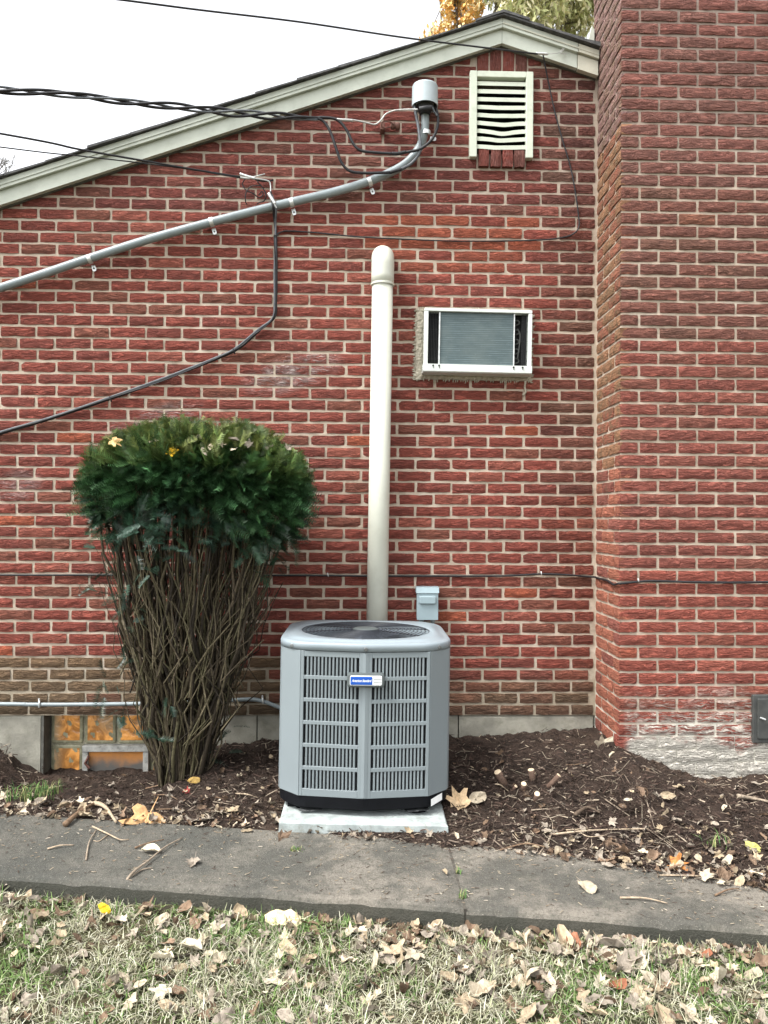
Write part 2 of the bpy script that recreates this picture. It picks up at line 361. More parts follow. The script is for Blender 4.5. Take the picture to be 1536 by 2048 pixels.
def bed_z(x, y):
    ye = interp(x, SOIL_EDGE)+.035*N3(x*7, 3.3); yh = y_house(x); t = (y-ye)/(yh-ye)
    z = zw(x)+.004+(interp(x, ZHOUSE)-zw(x))*sst(min(1, t*1.05))
    m = sst(t*4)*1.0
    z += m*(.022*fbm(x*3.1, y*3.1, 1.2, 3)+.020*fbm(x*13, y*13, 4.1, 3)+.010*N3(x*40, y*40, .7))
    if t < 0: z = zw(x)+t*.25
    return z
def lawn_z(x, y):
    return zw(x)-.052-.028*math.exp(-max(0, y_near(x)-y)/.05)+.014*fbm(x*2.2, y*2.2, 9.1, 3)+.006*N3(x*14, y*14)
def ground_z(x, y):
    ye = interp(x, SOIL_EDGE)
    if y > ye: return bed_z(x, y)
    if y > y_near(x): return zw(x)
    return lawn_z(x, y)

def grid(name, xs, ys, zf, mat, kind='structure'):
    V = [(x, y, zf(x, y)) for y in ys for x in xs]; n = len(xs)
    Fs = [(j*n+i, j*n+i+1, (j+1)*n+i+1, (j+1)*n+i) for j in range(len(ys)-1) for i in range(n-1)]
    m = MB(); m.v = V; m.f = Fs; m.c = [(1, 1, 1)]*len(V)
    o = m.build(name, mat, None, True, kind); return o
xs = [-900, -200, -60, -20, -10, -6]+list(np.arange(-4, 4.01, .08))+[6, 10, 20, 60, 200, 900]
ys = [-900, -200, -60, -20, -10, -6]+list(np.arange(-4.4, -.2, .06))+[0, .6, 2, 6, 12, 20, 60, 200, 900]
def gz(x, y):
    if y > y_near(x)+.25: return zw(x)-.16-(.3 if y > -.7 else 0)
    return lawn_z(max(-8, min(8, x)), max(-10, y))
grid('ground', xs, ys, gz, 'lawn')
grid('soil', list(np.arange(-3.2, 3.2, .016)), list(np.arange(-1.75, .14, .016)), bed_z, 'soil')
# the walk: concrete slabs with worn rounded noses, one joint in view
walk = thing('walkway', (0, -1.4, ZW0), 'grey concrete walkway', 'walkway'); del walk['category']; del walk['label']; walk['kind'] = 'structure'
for (xa, xb) in ((-4.6, -2.05), (-2.035, .3655), (.3725, 2.75), (2.765, 4.6)):
    nx = int((xb-xa)/.03); m = MB(); prof_n = 12; V = []
    for i in range(nx+1):
        x = xa+(xb-xa)*i/nx
        e = min(i, nx-i)/2; ed = .004*max(0, 1-e)
        z = zw(x); wn = .011*fbm(x*5.3, 1.7, 0, 4); ch = max(0, N3(x*9, 5.1)-.25)*.03
        yn, yf = y_near(x)+wn, y_far(x)
        prof = [(yf, -.13), (yf, -.006), (yf-.006, 0)]
        for t in (.12, .3, .5, .7, .86): prof.append((yf+(yn-yf)*t, .0022*fbm(x*2.5, t*3, 2.2, 3)))
        prof += [(yn+.03, -.001), (yn+.012+ch*.3, -.006-ch*.4), (yn+.002, -.018-ch*.6), (yn-.002, -.14)]
        V += [(x, p[0], z+p[1]-ed*(1 if -.05 < p[1] else 0)) for p in prof]
    n = 12
    Fs = [(i*n+k, i*n+k+1, (i+1)*n+k+1, (i+1)*n+k) for i in range(nx) for k in range(n-1)]
    Fs += [tuple(range(n))[::-1], tuple(nx*n+k for k in range(n))]
    m.v = V; m.f = [f[::-1] for f in Fs]; m.c = [(1, 1, 1)]*len(V)
    m.build('slab', 'walk', walk)

mm = MB(); mm.v = []; xj = .369
mm.box((xj-.005, y_near(xj)+.004, zw(xj)-.12), (xj+.005, y_far(xj), zw(xj)-.0035)); mm.build('joint_filler', 'jointdirt', walk)
# ------------------------------------------------------------------ the brick house
COURSE = .0677; JT = .0137; PITCH = .2075
def zl(n): return (43-n)*COURSE
house = thing('brick_house', (0, 0, 0), 'red brick gable end house with long sloping rake board and low roof', 'house')
PK = P(1004, 86, -.045); L0 = P(0, 410, -.045); R0 = P(1196, 150, -.045)
sL = (PK.z-L0.z)/(PK.x-L0.x); sR = (PK.z-R0.z)/(R0.x-PK.x)
XL = -4.6; XR = 3.4
def rake(x): return PK.z-sL*(PK.x-x) if x < PK.x else PK.z-sR*(x-PK.x)

VA, VB = P(940, 141, -.03), P(1066, 316, -.03)             # gable vent outer frame
vx0, vx1, vz1, vz0 = VA.x, VB.x, VA.z, VB.z
wz0, wx0, wx1 = -.40, -1.83, -1.034                          # basement window opening
ux0, ux1, uz0, uz1 = .338, .957, 1.972, 2.340                # air conditioner sleeve
sx0, sx1 = P(955, 320, 0).x, P(1050, 320, 0).x               # rowlock sill below the vent
sz0, sz1 = P(1000, 336, 0).z, P(1000, 304, 0).z
ox0, ox1 = P(953, 110, 0).x, P(1056, 110, 0).x               # soldier bricks above the vent
OPEN = [(vx0+.03, vx1-.03, vz0+.03, vz1-.012), (sx0-.006, sx1+.006, sz0-.004, vz0+.06), (ox0-.004, ox1+.004, vz1-.03, vz1+.30),
        (ux0-.035, ux1+.012, uz0-.002, uz1+.006)]

# brick meshes: rough-edged blocks, front face split 5 x 3, shared between alike bricks
def brick_mesh(seed, L, H=COURSE-JT, Dp=.06, side=False):
    q = random.Random(seed); nx, nz = 5, 3; V = []
    for iz in range(nz+1):
        for ix in range(nx+1):
            edge = ix in (0, nx) or iz in (0, nz); cor = ix in (0, nx) and iz in (0, nz)
            x = (ix/nx-.5)*L; z = (iz/nz-.5)*H
            if ix in (0, nx): x += q.uniform(-.0022, .0012)*(1 if ix else -1)
            if iz in (0, nz): z += q.uniform(-.0026, .0014)*(1 if iz else -1)
            y = q.uniform(-.0022, .0018)+(.0034 if edge else 0)+(.002 if cor else 0)
            V.append((x, y, z))
    w_ = nx+1; Fs = [(j*w_+i, j*w_+i+1, (j+1)*w_+i+1, (j+1)*w_+i) for j in range(nz) for i in range(nx)]
    loop = [i for i in range(w_)]+[j*w_+nx for j in range(1, nz+1)]+[nz*w_+i for i in range(nx-1, -1, -1)]+[j*w_ for j in range(nz-1, 0, -1)]
    b0 = len(V)
    for i in loop: V.append((V[i][0], Dp, V[i][2]))
    m = len(loop)
    for k in range(m): Fs.append((loop[k], b0+k, b0+(k+1) % m, loop[(k+1) % m]))
    return V, Fs
BL = PITCH-JT
VAR = [brick_mesh(100+i, BL) for i in range(10)]
VARM = []
for i, (V, Fs) in enumerate(VAR):
    for nm in ('brick', 'cbrick'):
        me = bpy.data.meshes.new('brick'); me.from_pydata(V, [], Fs); me.materials.append(M[nm]); VARM.append(me)

def brick_col(x, n, zone, q):
    t = q.random()
    if t < .56: c = (.205, .047, .038)
    elif t < .80: c = (.175, .043, .036)
    elif t < .91: c = (.175, .055, .042)
    elif t < .985: c = (.245, .066, .052)
    else: c = (.28, .066, .040)
    if zone == 'wall':
        if .05 < x < .95 and 0 <= n < 3 and q.random() < .8: c = (.255, .062, .040)
        if .2 < x < .9 and 3 <= n < 5 and q.random() < .4: c = (.235, .058, .04)
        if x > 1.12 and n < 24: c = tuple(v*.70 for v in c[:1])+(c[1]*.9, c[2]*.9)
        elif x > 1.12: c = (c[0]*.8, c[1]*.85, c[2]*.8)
        if n < 0: c = (c[0]*.86, c[1]*.95, c[2]*1.02)
        if n >= 40: c = (c[0]*.85, c[1]*1.2, c[2]*1.05)
        if x < -.5 and n >= 38: c = (.15, .082, .052) if q.random() < .7 else c
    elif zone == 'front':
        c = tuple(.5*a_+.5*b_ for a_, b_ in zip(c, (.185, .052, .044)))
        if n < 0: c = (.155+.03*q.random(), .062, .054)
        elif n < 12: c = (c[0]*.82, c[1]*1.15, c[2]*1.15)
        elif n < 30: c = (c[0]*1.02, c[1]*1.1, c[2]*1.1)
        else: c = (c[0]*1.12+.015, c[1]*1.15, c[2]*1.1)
    else:
        if n < -5: c = (.20, .10, .10)
        elif n < 22: c = (.24, .105, .065) if q.random() < .55 else (.22, .07, .05)
        else: c = (.27, .085, .06) if q.random() < .7 else (.2, .06, .05)
    g = q.uniform(.91, 1.09)*1.54; return (c[0]*g, c[1]*g*1.17, c[2]*g*1.05)

# lay the main wall: list of (cx, cy, cz, length, row, rotation, zone)
q = random.Random(5); wall_bricks = []
def split(x0, x1, z0, z1):
    segs = [(x0, x1)]
    for a, b, c, d in OPEN:
        if z1 <= c+.008 or z0 >= d-.008: continue
        new = []
        for s0, s1 in segs:
            if s1 <= a or s0 >= b: new.append((s0, s1)); continue
            if a-s0 > .02: new.append((s0, a))
            if s1-b > .02: new.append((b, s1))
        segs = new
    return segs
for n in range(-16, 43):
    z1, z0 = zl(n), zl(n+1); sh = q.uniform(-.006, .006); x = -1.876 if n % 2 == 0 else -1.977
    kk = int((XL-x)/PITCH); a = x+kk*PITCH+sh
    if n > 26: a -= .02*sst((n-26)/16)
    while a < XC-.03:
        b = a+PITCH; x0 = a+JT/2+q.uniform(-.0015, .0015); x1 = b-JT/2+q.uniform(-.0015, .0015)
        a = b
        if x1 > XC-.010: x1 = XC-.006
        if x1-x0 < .03 or x1 < XL+.02: continue
        for s0, s1 in split(x0, x1, z0, z1):
            best = max(rake(s0), rake(s1), rake(PK.x) if s0 < PK.x < s1 else -9)
            if z0+JT/2 > best+.0: continue
            wall_bricks.append(((s0+s1)/2, q.uniform(-.0018, .0018), (z0+z1)/2+q.uniform(-.0022, .0022), s1-s0+q.uniform(-.004, .002), n, 0, 'wall'))
def project(p):
    v = Vector(p)-CAM; d = v.dot(fw); return 768+F*v.dot(rt)/d, 1024-F*v.dot(up)/d, d
def place(lst, parent, im, jm, limit, hidden):
    sc_ = []
    for i, b in enumerate(lst):
        px, py, d = project(b[:3]); s_ = b[3]/d/d
        if not (-10 < px < 1546 and -5 < py < 2050) or hidden(px, py): s_ -= 1
        if b[5]: s_ *= .35
        sc_.append((s_, i))
    near = set(i for _, i in sorted(sc_, reverse=True)[:limit])
    jv = MB()
    for i, (x, y, z, L, n, rz, zone) in enumerate(lst):
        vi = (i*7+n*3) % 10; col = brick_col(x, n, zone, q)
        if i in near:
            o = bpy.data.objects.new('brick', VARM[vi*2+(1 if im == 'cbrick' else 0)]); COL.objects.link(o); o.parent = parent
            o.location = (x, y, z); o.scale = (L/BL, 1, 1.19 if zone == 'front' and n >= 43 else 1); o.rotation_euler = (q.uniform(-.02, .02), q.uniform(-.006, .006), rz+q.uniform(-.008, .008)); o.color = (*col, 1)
        else:
            V, Fs = VAR[vi]; cs, sn = math.cos(rz), math.sin(rz); V2 = []
            for v in V:
                a, b2 = v[0]*L/BL, v[1]; V2.append((x+a*cs-b2*sn, y+a*sn+b2*cs, z+v[2]))
            jv.add(V2, Fs, col)
    o = jv.build('brickwork', jm, parent); o['kind'] = 'stuff'; return o

# mortar body of the wall, in strips round the vent opening
m = MB(); YB0, YB1 = .0072, .24
def strip(xa, xb, za, zb=None):
    poly = [(xa, za), (xb, za)]
    if zb is None: poly += [(xb, rake(xb)+.09)]+([(PK.x, PK.z+.09)] if xa < PK.x < xb else [])+[(xa, rake(xa)+.09)]
    else: poly += [(xb, zb), (xa, zb)]
    m.prism(poly, YB0, YB1)
cx0, cx1 = vx0+.035, vx1-.035; cz0, cz1 = vz0+.035, vz1-.035
strip(XL, cx0, .003); strip(cx0, cx1, .003, cz0); strip(cx0, cx1, cz1); strip(cx1, XR, .003)
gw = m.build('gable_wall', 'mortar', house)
def hid_wall(px, py): return (165 < px < 630 and 850 < py < 1440) or (556 < px < 898 and py > 1250) or (px > 1192)
place(wall_bricks, gw, 'brick', 'brick_j', 292, hid_wall)
# rowlock sill (four bricks on edge) and soldier course over the vent
def upright(x0, x1, z0, z1, y, n, parent, seed):
    for i in range(n):
        a = x0+(x1-x0)*i/n+.0045; b = x0+(x1-x0)*(i+1)/n-.0045
        V, Fs = brick_mesh(seed+i, b-a, z1-z0, .09); mm = MB(); mm.add([((a+b)/2+v[0], y+v[1], (z0+z1)/2+v[2]) for v in V], Fs)
        o = mm.build('brick', 'upright_brick', parent); c = [(.20, .062, .048), (.17, .058, .046), (.21, .058, .045), (.15, .06, .048)][i % 4]; o.color = (*c, 1)
kk = NT('upright_brick'); base = kk.n('ShaderNodeObjectInfo').outputs['Color']
rid = kk.noise(kk.scale(kk.pos, 110, 60, 14), 1, 4, .62, 1.2); kk.bump(kk.ramp(rid, .34, .64), 1, .008)
M['upright_brick'] = kk.done(kk.mix(kk.math('MULTIPLY', kk.ramp(kk.noise(kk.pos, 30, 5), .45, .7), .5), base, (.26, .13, .11)), .9, 0, .2)
upright(sx0, sx1, sz0, sz1+.004, -.024, 4, gw, 300)
upright(ox0, ox1, vz1+.002, vz1+.175, -.001, 4, gw, 320)
# foundation blocks, with the basement window opening
for (a, b) in ((XL, -3.0), (-2.99, wx0-.003), (wx1+.003, -.605), (-.598, .558), (.565, XC-.004)):
    mm = MB(); nxx = max(2, int((b-a)/.08)); V = []
    for j, z in enumerate((-.75, -.3, -.2, -.1, -.012, -.001)):
        for i in range(nxx+1): x = a+(b-a)*i/nxx; V.append((x, .010+.003*fbm(x*6, z*6, 3, 3)+(.006 if j == 5 else 0), z))
    w_ = nxx+1; Fs = [(j*w_+i, j*w_+i+1, (j+1)*w_+i+1, (j+1)*w_+i) for j in range(5) for i in range(nxx)]
    bk = len(V); V += [(a, .24, -.75), (b, .24, -.75), (b, .24, -.001), (a, .24, -.001)]
    Fs += [(5*w_, 5*w_+nxx, bk+2, bk+3)]+[(0, 5*w_, bk+3, bk), (nxx, bk+1, bk+2, 5*w_+nxx)]
    mm.add(V, Fs); mm.build('foundation_block', 'concrete_w', house)

# rake boards
def board(xa, xb, off0, off1, y0, y1, name, mat, side):
    s_ = sL if side < 0 else -sR; mm = MB()
    def zz(x): return PK.z-sL*(PK.x-x) if side < 0 else PK.z-sR*(x-PK.x)
    poly = [(xa, zz(xa)+off0), (xb, zz(xb)+off0), (xb, zz(xb)+off1), (xa, zz(xa)+off1)]
    mm.prism(poly, y0, y1); return mm.build(name, mat, house)
H1 = P(1003, 57, -.05).z-PK.z; H2 = P(1003, 36, -.065).z-PK.z
SPX = P(1155, 110, -.05).x
board(XL, PK.x-.001, 0, H1-.002, -.045, -.018, 'rake_board', 'fascia', -1)
board(XL, PK.x-.001, H1, H2, -.066, -.018, 'rake_trim', 'fascia', -1)
board(PK.x+.001, SPX-.002, 0, H1-.002, -.045, -.018, 'rake_board', 'fascia', 1)
board(PK.x+.001, SPX-.002, H1, H2, -.066, -.018, 'rake_trim', 'fascia', 1)
board(SPX+.002, XC-.006, -.006, H1-.004, -.05, -.018, 'rake_board', 'fascia2', 1)
board(SPX+.002, XC-.006, H1+.002, H2-.002, -.068, -.018, 'rake_trim', 'fascia2', 1)
for s_, xa, xb in ((-1, XL, PK.x-.001), (1, PK.x+.001, XC-.006)):
    board(xa, xb, H1+.018, H1+.026, -.0705, -.067, 'rake_bead', 'fascia' if s_ < 0 else 'fascia2', s_)
    board(xa, xb, -.004, .03, -.016, .02, 'rake_shade_strip', 'jamb', s_)  # dark strip standing in for the shadow line under the rake boards
# roof deck and shingle courses (each course one strip, stepped at the rake)
roof = MB(); base_off = H2+.002
roof.prism([(XL-.3, rake(XL-.3)+base_off), (PK.x, PK.z+base_off), (XR+1.5, PK.z-sR*(XR+1.5-PK.x)+base_off), (XR+1.5, PK.z-sR*(XR+1.5-PK.x)+base_off-.012), (PK.x, PK.z+base_off-.012+.0), (XL-.3, rake(XL-.3)+base_off-.012)][::-1], -.05, 9)
rf = roof.build('roof', 'shingle', house)
st = .235
qq = random.Random(4)
i = 0; xa = PK.x
while xa > XL-.3:
    xb = max(xa-st*1.02, XL-.3); j = qq.uniform(-.004, .004); ys_ = -.088+qq.uniform(-.006, .006)
    mm = MB(); mm.prism([(xb, rake(xb)+base_off+.016+j), (xb, rake(xb)+base_off+.004), (xa, rake(xa)+base_off+.002), (xa, rake(xa)+base_off+.009+j)], ys_, 9)
    mm.build('shingle_course', 'shingle', rf); xa -= st
xa = PK.x
while xa < XR:
    xb = xa+st; j = qq.uniform(-.003, .006); ys_ = -.092+qq.uniform(-.008, .008)
    mm = MB(); mm.prism([(xa, rake(xa)+base_off+.010+j), (xa, rake(xa)+base_off+.002), (xb, rake(xb)+base_off+.003), (xb, rake(xb)+base_off+.022+j)], ys_ if xb < XC-.05 or xa < XC-.05 else .1, 9)
    if xa < XC-.05 and xb > XC: mm = MB(); xb = XC-.006; mm.prism([(xa, rake(xa)+base_off+.010+j), (xa, rake(xa)+base_off+.002), (xb, rake(xb)+base_off+.003), (xb, rake(xb)+base_off+.022+j)], ys_, 9)
    mm.build('shingle_course', 'shingle', rf); xa += st
mm = MB(); mm.prism([(PK.x-.16, rake(PK.x-.16)+base_off+.012), (PK.x, PK.z+base_off+.012), (PK.x+.15, rake(PK.x+.15)+base_off+.016), (PK.x+.15, rake(PK.x+.15)+base_off+.03), (PK.x, PK.z+base_off+.028), (PK.x-.16, rake(PK.x-.16)+base_off+.024)], -.098, 9)
mm.build('ridge_cap', 'shingle', rf)
# light metal flashing standing against the chimney flank
mm = MB(); fa = rake(XC)+base_off
mm.prism([(XC-.045, fa+.03), (XC-.008, fa+.018), (XC-.008, fa+.17), (XC-.022, fa+.20), (XC-.04, fa+.12)], .02, .06); mm.build('flashing', 'fascia', rf)

# chimney
CH_R = XC+8.5*PITCH+.02; CH_T = 5.4; CH_B = .085
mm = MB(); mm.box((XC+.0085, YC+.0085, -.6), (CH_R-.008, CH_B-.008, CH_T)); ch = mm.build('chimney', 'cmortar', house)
cb = []
for n in range(-36, 50):
    z1, z0 = zl(n), zl(n+1); zc = (z0+z1)/2; half = n % 2 == 0
    # front face; the corner brick alternates header and stretcher
    a = XC
    first = True
    while a < CH_R-.02:
        L = (PITCH/2 if half else PITCH) if first else PITCH
        b = min(a+L, CH_R); x0 = a+(.003 if first else JT/2); x1 = b-JT/2
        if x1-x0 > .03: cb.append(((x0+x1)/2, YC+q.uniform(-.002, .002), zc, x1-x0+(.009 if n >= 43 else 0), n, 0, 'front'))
        a = b; first = False
    # flank, running back from the corner (rotated so that the rough face looks left)
    a = YC; first = True; end = .082 if z0 > 3.8 else -.001
    while a < end-.02:
        L = (PITCH if half else PITCH/2) if first else PITCH
        b = min(a+L, end); y0 = a+(.004 if first else JT/2); y1 = b-JT/2
        if y1-y0 > .03: cb.append((XC+q.uniform(-.0015, .0015), (y0+y1)/2, zc, y1-y0, n, -math.pi/2, 'flank'))
        a = b; first = False
place(cb, ch, 'cbrick', 'cbrick_j', 292, lambda px, py: False)
# soot door at the foot of the chimney
dA, dB = P(1511, 1392, YC-.02), P(1536, 1482, YC-.02)
t = thing('cleanout_door', (dA.x+.12, YC, dB.z), 'dark grey iron soot door set in the whitewashed chimney base', 'metal door')
mm = MB(); mm.rbox((dA.x-.01, YC-.014, dB.z-.012), (dA.x+.26, YC+.03, dA.z+.004), .006); mm.build('frame', 'steel_dark', t)
mm = MB(); mm.rbox((dA.x+.012, YC-.026, dB.z+.012), (dA.x+.24, YC-.0145, dA.z-.014), .005); dd = mm.build('door', 'steel_dark', t)
mm = MB(); mm.tube([(dA.x+.018, YC-.034, (dA.z+dB.z)/2+.008), (dA.x+.045, YC-.036, (dA.z+dB.z)/2-.002)], .005, 8); mm.build('latch', 'zinc', dd)

# ------------------------------------------------------------------ gable vent
t = thing('gable_vent', ((vx0+vx1)/2, 0, vz0), 'pale green slatted attic vent with bent lower slats under the roof peak', 'vent')
fwid = .042
def fr(name, a, b): mm = MB(); mm.rbox(a, b, .005); return mm.build(name, 'vent', t)
fr('frame_stile', (vx0, -.034, vz0), (vx0+fwid, .006, vz1)); fr('frame_stile', (vx1-fwid, -.034, vz0), (vx1, .006, vz1))
fr('frame_head', (vx0+fwid+.0005, -.0335, vz1-.036), (vx1-fwid-.0005, .006, vz1-.0005))
mm = MB(); ia, ib = vx0+.035, vx1-.035; mm.box((ia, .14, vz0+.03), (ib, .15, vz1-.03))
mm.box((ia, .0, vz0+.03), (ia+.004, .14, vz1-.03)); mm.box((ib-.004, .0, vz0+.03), (ib, .14, vz1-.03)); mm.build('backing', 'dark', t)
zb_, zt_ = sz1+.006, vz1-.036; ns = 9
for i in range(ns):
    z = zb_+(zt_-zb_)*(i+.12)/ns; bend = [.010, .016, .022, .013, .008, .004, .001, 0, 0][i]; mm = MB(); nx = 14
    V = []
    for kx in range(nx+1):
        u_ = kx/nx; x = vx0+fwid-.004+(vx1-vx0-2*fwid+.008)*u_
        sg = -bend*(math.sin(math.pi*u_)**2)*(.6+.5*N3(u_*2.6+i, 3.1))
        tw = bend*.8*math.sin(math.pi*u_)*N3(u_*3+i*2, 8.8)
        for (yy, dz) in ((-.022, -.004), (-.022, .019), (-.018, .022), (.045, .050+tw), (.045, .047+tw), (-.014, .012)):
            V.append((x, yy, z+dz+sg))
    Fs = [(kx*6+a, kx*6+(a+1) % 6, (kx+1)*6+(a+1) % 6, (kx+1)*6+a) for kx in range(nx) for a in range(6)]+[tuple(range(6))[::-1], tuple(nx*6+a for a in range(6))]
    mm.add(V, Fs); mm.build('slat', 'vent', t)

# ------------------------------------------------------------------ air conditioner through the wall
t = thing('wall_air_conditioner', ((ux0+ux1)/2, -.06, uz0), 'white framed old air conditioner set through the brick wall, grey finned coil', 'air conditioner')
Yf = -.088
def bx(name, a, b, mat, parent=None, r=.004): mm = MB(); mm.rbox(a, b, r); return mm.build(name, mat, parent or t)
mm = MB(); mm.box((ux0+.004, Yf+.05, uz0+.03), (ux0+.010, .1, uz1-.004)); mm.box((ux1-.010, Yf+.05, uz0+.03), (ux1-.004, .1, uz1-.004))
mm.box((ux0+.004, Yf+.05, uz1-.004), (ux1-.004, .1, uz1+.002)); mm.build('sleeve', 'wac', t)
bx('frame_post', (ux0, Yf, uz0+.045), (ux0+.024, Yf+.05, uz1-.0185), 'wac'); bx('frame_post', (ux1-.022, Yf, uz0+.045), (ux1, Yf+.05, uz1-.0185), 'wac')
bx('frame_head', (ux0, Yf-.001, uz1-.018), (ux1, Yf+.05, uz1), 'wac')
mm = MB(); mm.add([(ux0-.004, Yf-.012, uz0+.046), (ux1+.0, Yf-.012, uz0+.046), (ux1, Yf-.012, uz0+.006), (ux0-.004, Yf-.012, uz0+.006),
                   (ux0-.004, .1, uz0+.044), (ux1, .1, uz0+.044), (ux1, .1, uz0-.004), (ux0-.004, .1, uz0-.004), (ux0-.004, Yf-.004, uz0), (ux1, Yf-.004, uz0)],
                  [(0, 3, 2, 1), (0, 1, 5, 4), (3, 8, 9, 2), (8, 7, 6, 9), (4, 5, 6, 7), (0, 4, 7, 8, 3), (1, 2, 9, 6, 5)])
mm.f = [f[::-1] for f in mm.f]; tr = mm.build('drip_tray', 'wac', t)
for px in (866, 878, 1027, 1045):
    p = P(px, 733, Yf-.012); mm = MB(); mm.lathe([(.005, 0), (.005, .004), (.002, .006)], (p.x, Yf-.0125, uz0+.036), (0, -1, 0), 10); mm.tube([(p.x, Yf-.0135, uz0+.036), (p.x+.001, Yf-.0135, uz0+.022)], .0016, 5); mm.build('screw', 'dark', tr)
ca, cb2 = P(878, 650, Yf+.02).x, P(1027, 650, Yf+.02).x
bx('coil', (ca+.004, Yf+.018, uz0+.046), (cb2-.004, Yf+.05, uz1-.019), 'fin', None, .002)
bx('coil_edge', (ca-.004, Yf+.010, uz0+.047), (ca+.0035, Yf+.05, uz1-.019), 'zinc', None, .002); bx('coil_edge', (cb2-.0035, Yf+.010, uz0+.047), (cb2+.003, Yf+.05, uz1-.019), 'zinc', None, .002)
bx('cavity', (ux0+.012, Yf+.062, uz0+.044), (ux1-.012, Yf+.08, uz1-.006), 'dark')
for (a, b) in ((ux0+.027, ca-.007), (cb2+.045, ux1-.025)):
    mm = MB(); nb = 7
    for i in range(nb): x = a+(b-a)*i/(nb-1); mm.tube([(x, Yf+.02, uz0+.046), (x, Yf+.02, uz1-.019)], .0011, 5)
    for z in np.linspace(uz0+.08, uz1-.06, 5): mm.tube([(a-.003, Yf+.024, z), (b+.003, Yf+.024, z)], .0012, 5)
    mm.build('wire_grille', 'black', t)
mm = MB(); cx = cb2+.022
for i in range(5):
    z = uz0+.07+i*.055; mm.tube(smooth_path([(cx-.012, Yf+.05, z), (cx+.004, Yf+.04, z+.004), (cx+.012, Yf+.04, z+.014), (cx+.004, Yf+.04, z+.026), (cx-.012, Yf+.05, z+.03)], 4), .0042, 7)
mm.tube(smooth_path([(cx, Yf+.035, uz1-.1), (cx+.016, Yf+.035, uz1-.13), (cx+.014, Yf+.035, uz1-.19), (cx+.004, Yf+.035, uz1-.27)], 5), .004, 7); mm.build('copper_tube', 'steel_dark', t)
mm = MB()
def foam_strip(pts, w0, hgt):
    L = len(pts); V = []; n = 7
    for i, (x, z, nx_, nz_) in enumerate(pts):
        for a in range(n):
            u_ = a/(n-1); rag = .009*N3(i*.9, a*3.1) if a == 0 else 0
            wob = .011*N3(i*.7, a*.9, 5.5)
            V.append((x-nx_*(u_*w0)+nx_*(0)+(-nx_*rag), .004-(hgt*(1-(2*u_-1)**2)+.004+wob*.7)*(1 if 0 < a < n-1 else -.2), z-nz_*(u_*w0)))
    mm.add(V, [(i*n+a, (i+1)*n+a, (i+1)*n+a+1, i*n+a+1) for i in range(L-1) for a in range(n-1)])
    for i in range(0, L, 1):                                # ragged whiskers of sealant pressed into the brick
        if rng.random() < .62:
            x, z, nx_, nz_ = pts[i]; l_ = rng.uniform(.006, .017); d_ = rng.uniform(-.004, .004)
            mm.tube([(x+nx_*-.004, -.004, z-nz_*.004), (x+nx_*l_*.6+nz_*d_, -.003, z+nz_*l_*.6-nx_*d_), (x+nx_*l_, -.001, z+nz_*l_+d_)], [.0042, .003, .001], 5)
zs = np.linspace(uz0-.03, uz1+.004, 46); foam_strip([(ux0-.046+.004*N3(z*30, 1), z, -1, 0) for z in zs], .054, .012)
foam_strip([(ux1+.018+.004*N3(z*30, 2), z, 1, 0) for z in zs], .02, .014)
xs2 = np.linspace(ux0-.05, ux1+.012, 60); foam_strip([(x, uz0-.026+.004*N3(x*30, 4), 0, -1) for x in xs2], .034, .012); foam_strip([(x, uz1+.012, 0, 1) for x in xs2], .014, .010)
mm.tube(smooth_path([(ux1-.015, -.004, uz0-.02), (ux1-.02, -.006, uz0-.06), (ux1-.014, -.005, uz0-.085), (ux1-.03, -.003, uz0-.105)], 4), .006, 6)
mm.build('sealant', 'foam', t)
t.rotation_euler = (0, R(.7), 0)

# ------------------------------------------------------------------ tall white vent pipe
pa, pb = P(766, 545, -.10), P(754, 1250, -.10); dirp = (pa-pb).normalized()
bot = pb-dirp*(pb.z+.02)/dirp.z; rad = .0625
t = thing('vent_pipe', bot, 'tall cream white plastic pipe running up the brick wall into a rounded elbow', 'pipe')
jn = P(765, 570, -.10)
mm = MB(); mm.tube([bot, jn], rad-.003, 32, True); mm.build('pipe', 'pvc', t, True)
# elbow with socket collar, turning into the wall
topc = P(766, 560, -.10); ctr = topc+dirp*.02
pts = [jn-dirp*.012, jn+dirp*.02]; rr = [rad+.001, rad+.0015]
mm = MB(); el = [jn-dirp*.004, jn+dirp*.05, jn+dirp*.105]
cen = jn+dirp*.105; rb = .075
for a in range(1, 10):
    an = R(10*a); el.append(cen+Vector((0, rb*(1-math.cos(an)), 0))+dirp*(rb*math.sin(an)))
el.append(el[-1]+Vector((0, .12, 0)))
mm.tube(el, [rad+.0022]*3+[rad+.002]*10, 32); mm.build('elbow', 'pvc', t, True)
mm = MB(); mm.lathe([(rad+.0005, -.006), (rad+.0042, -.004), (rad+.0042, .006), (rad+.002, .008)], jn, dirp, 32); mm.build('collar', 'pvc', t)

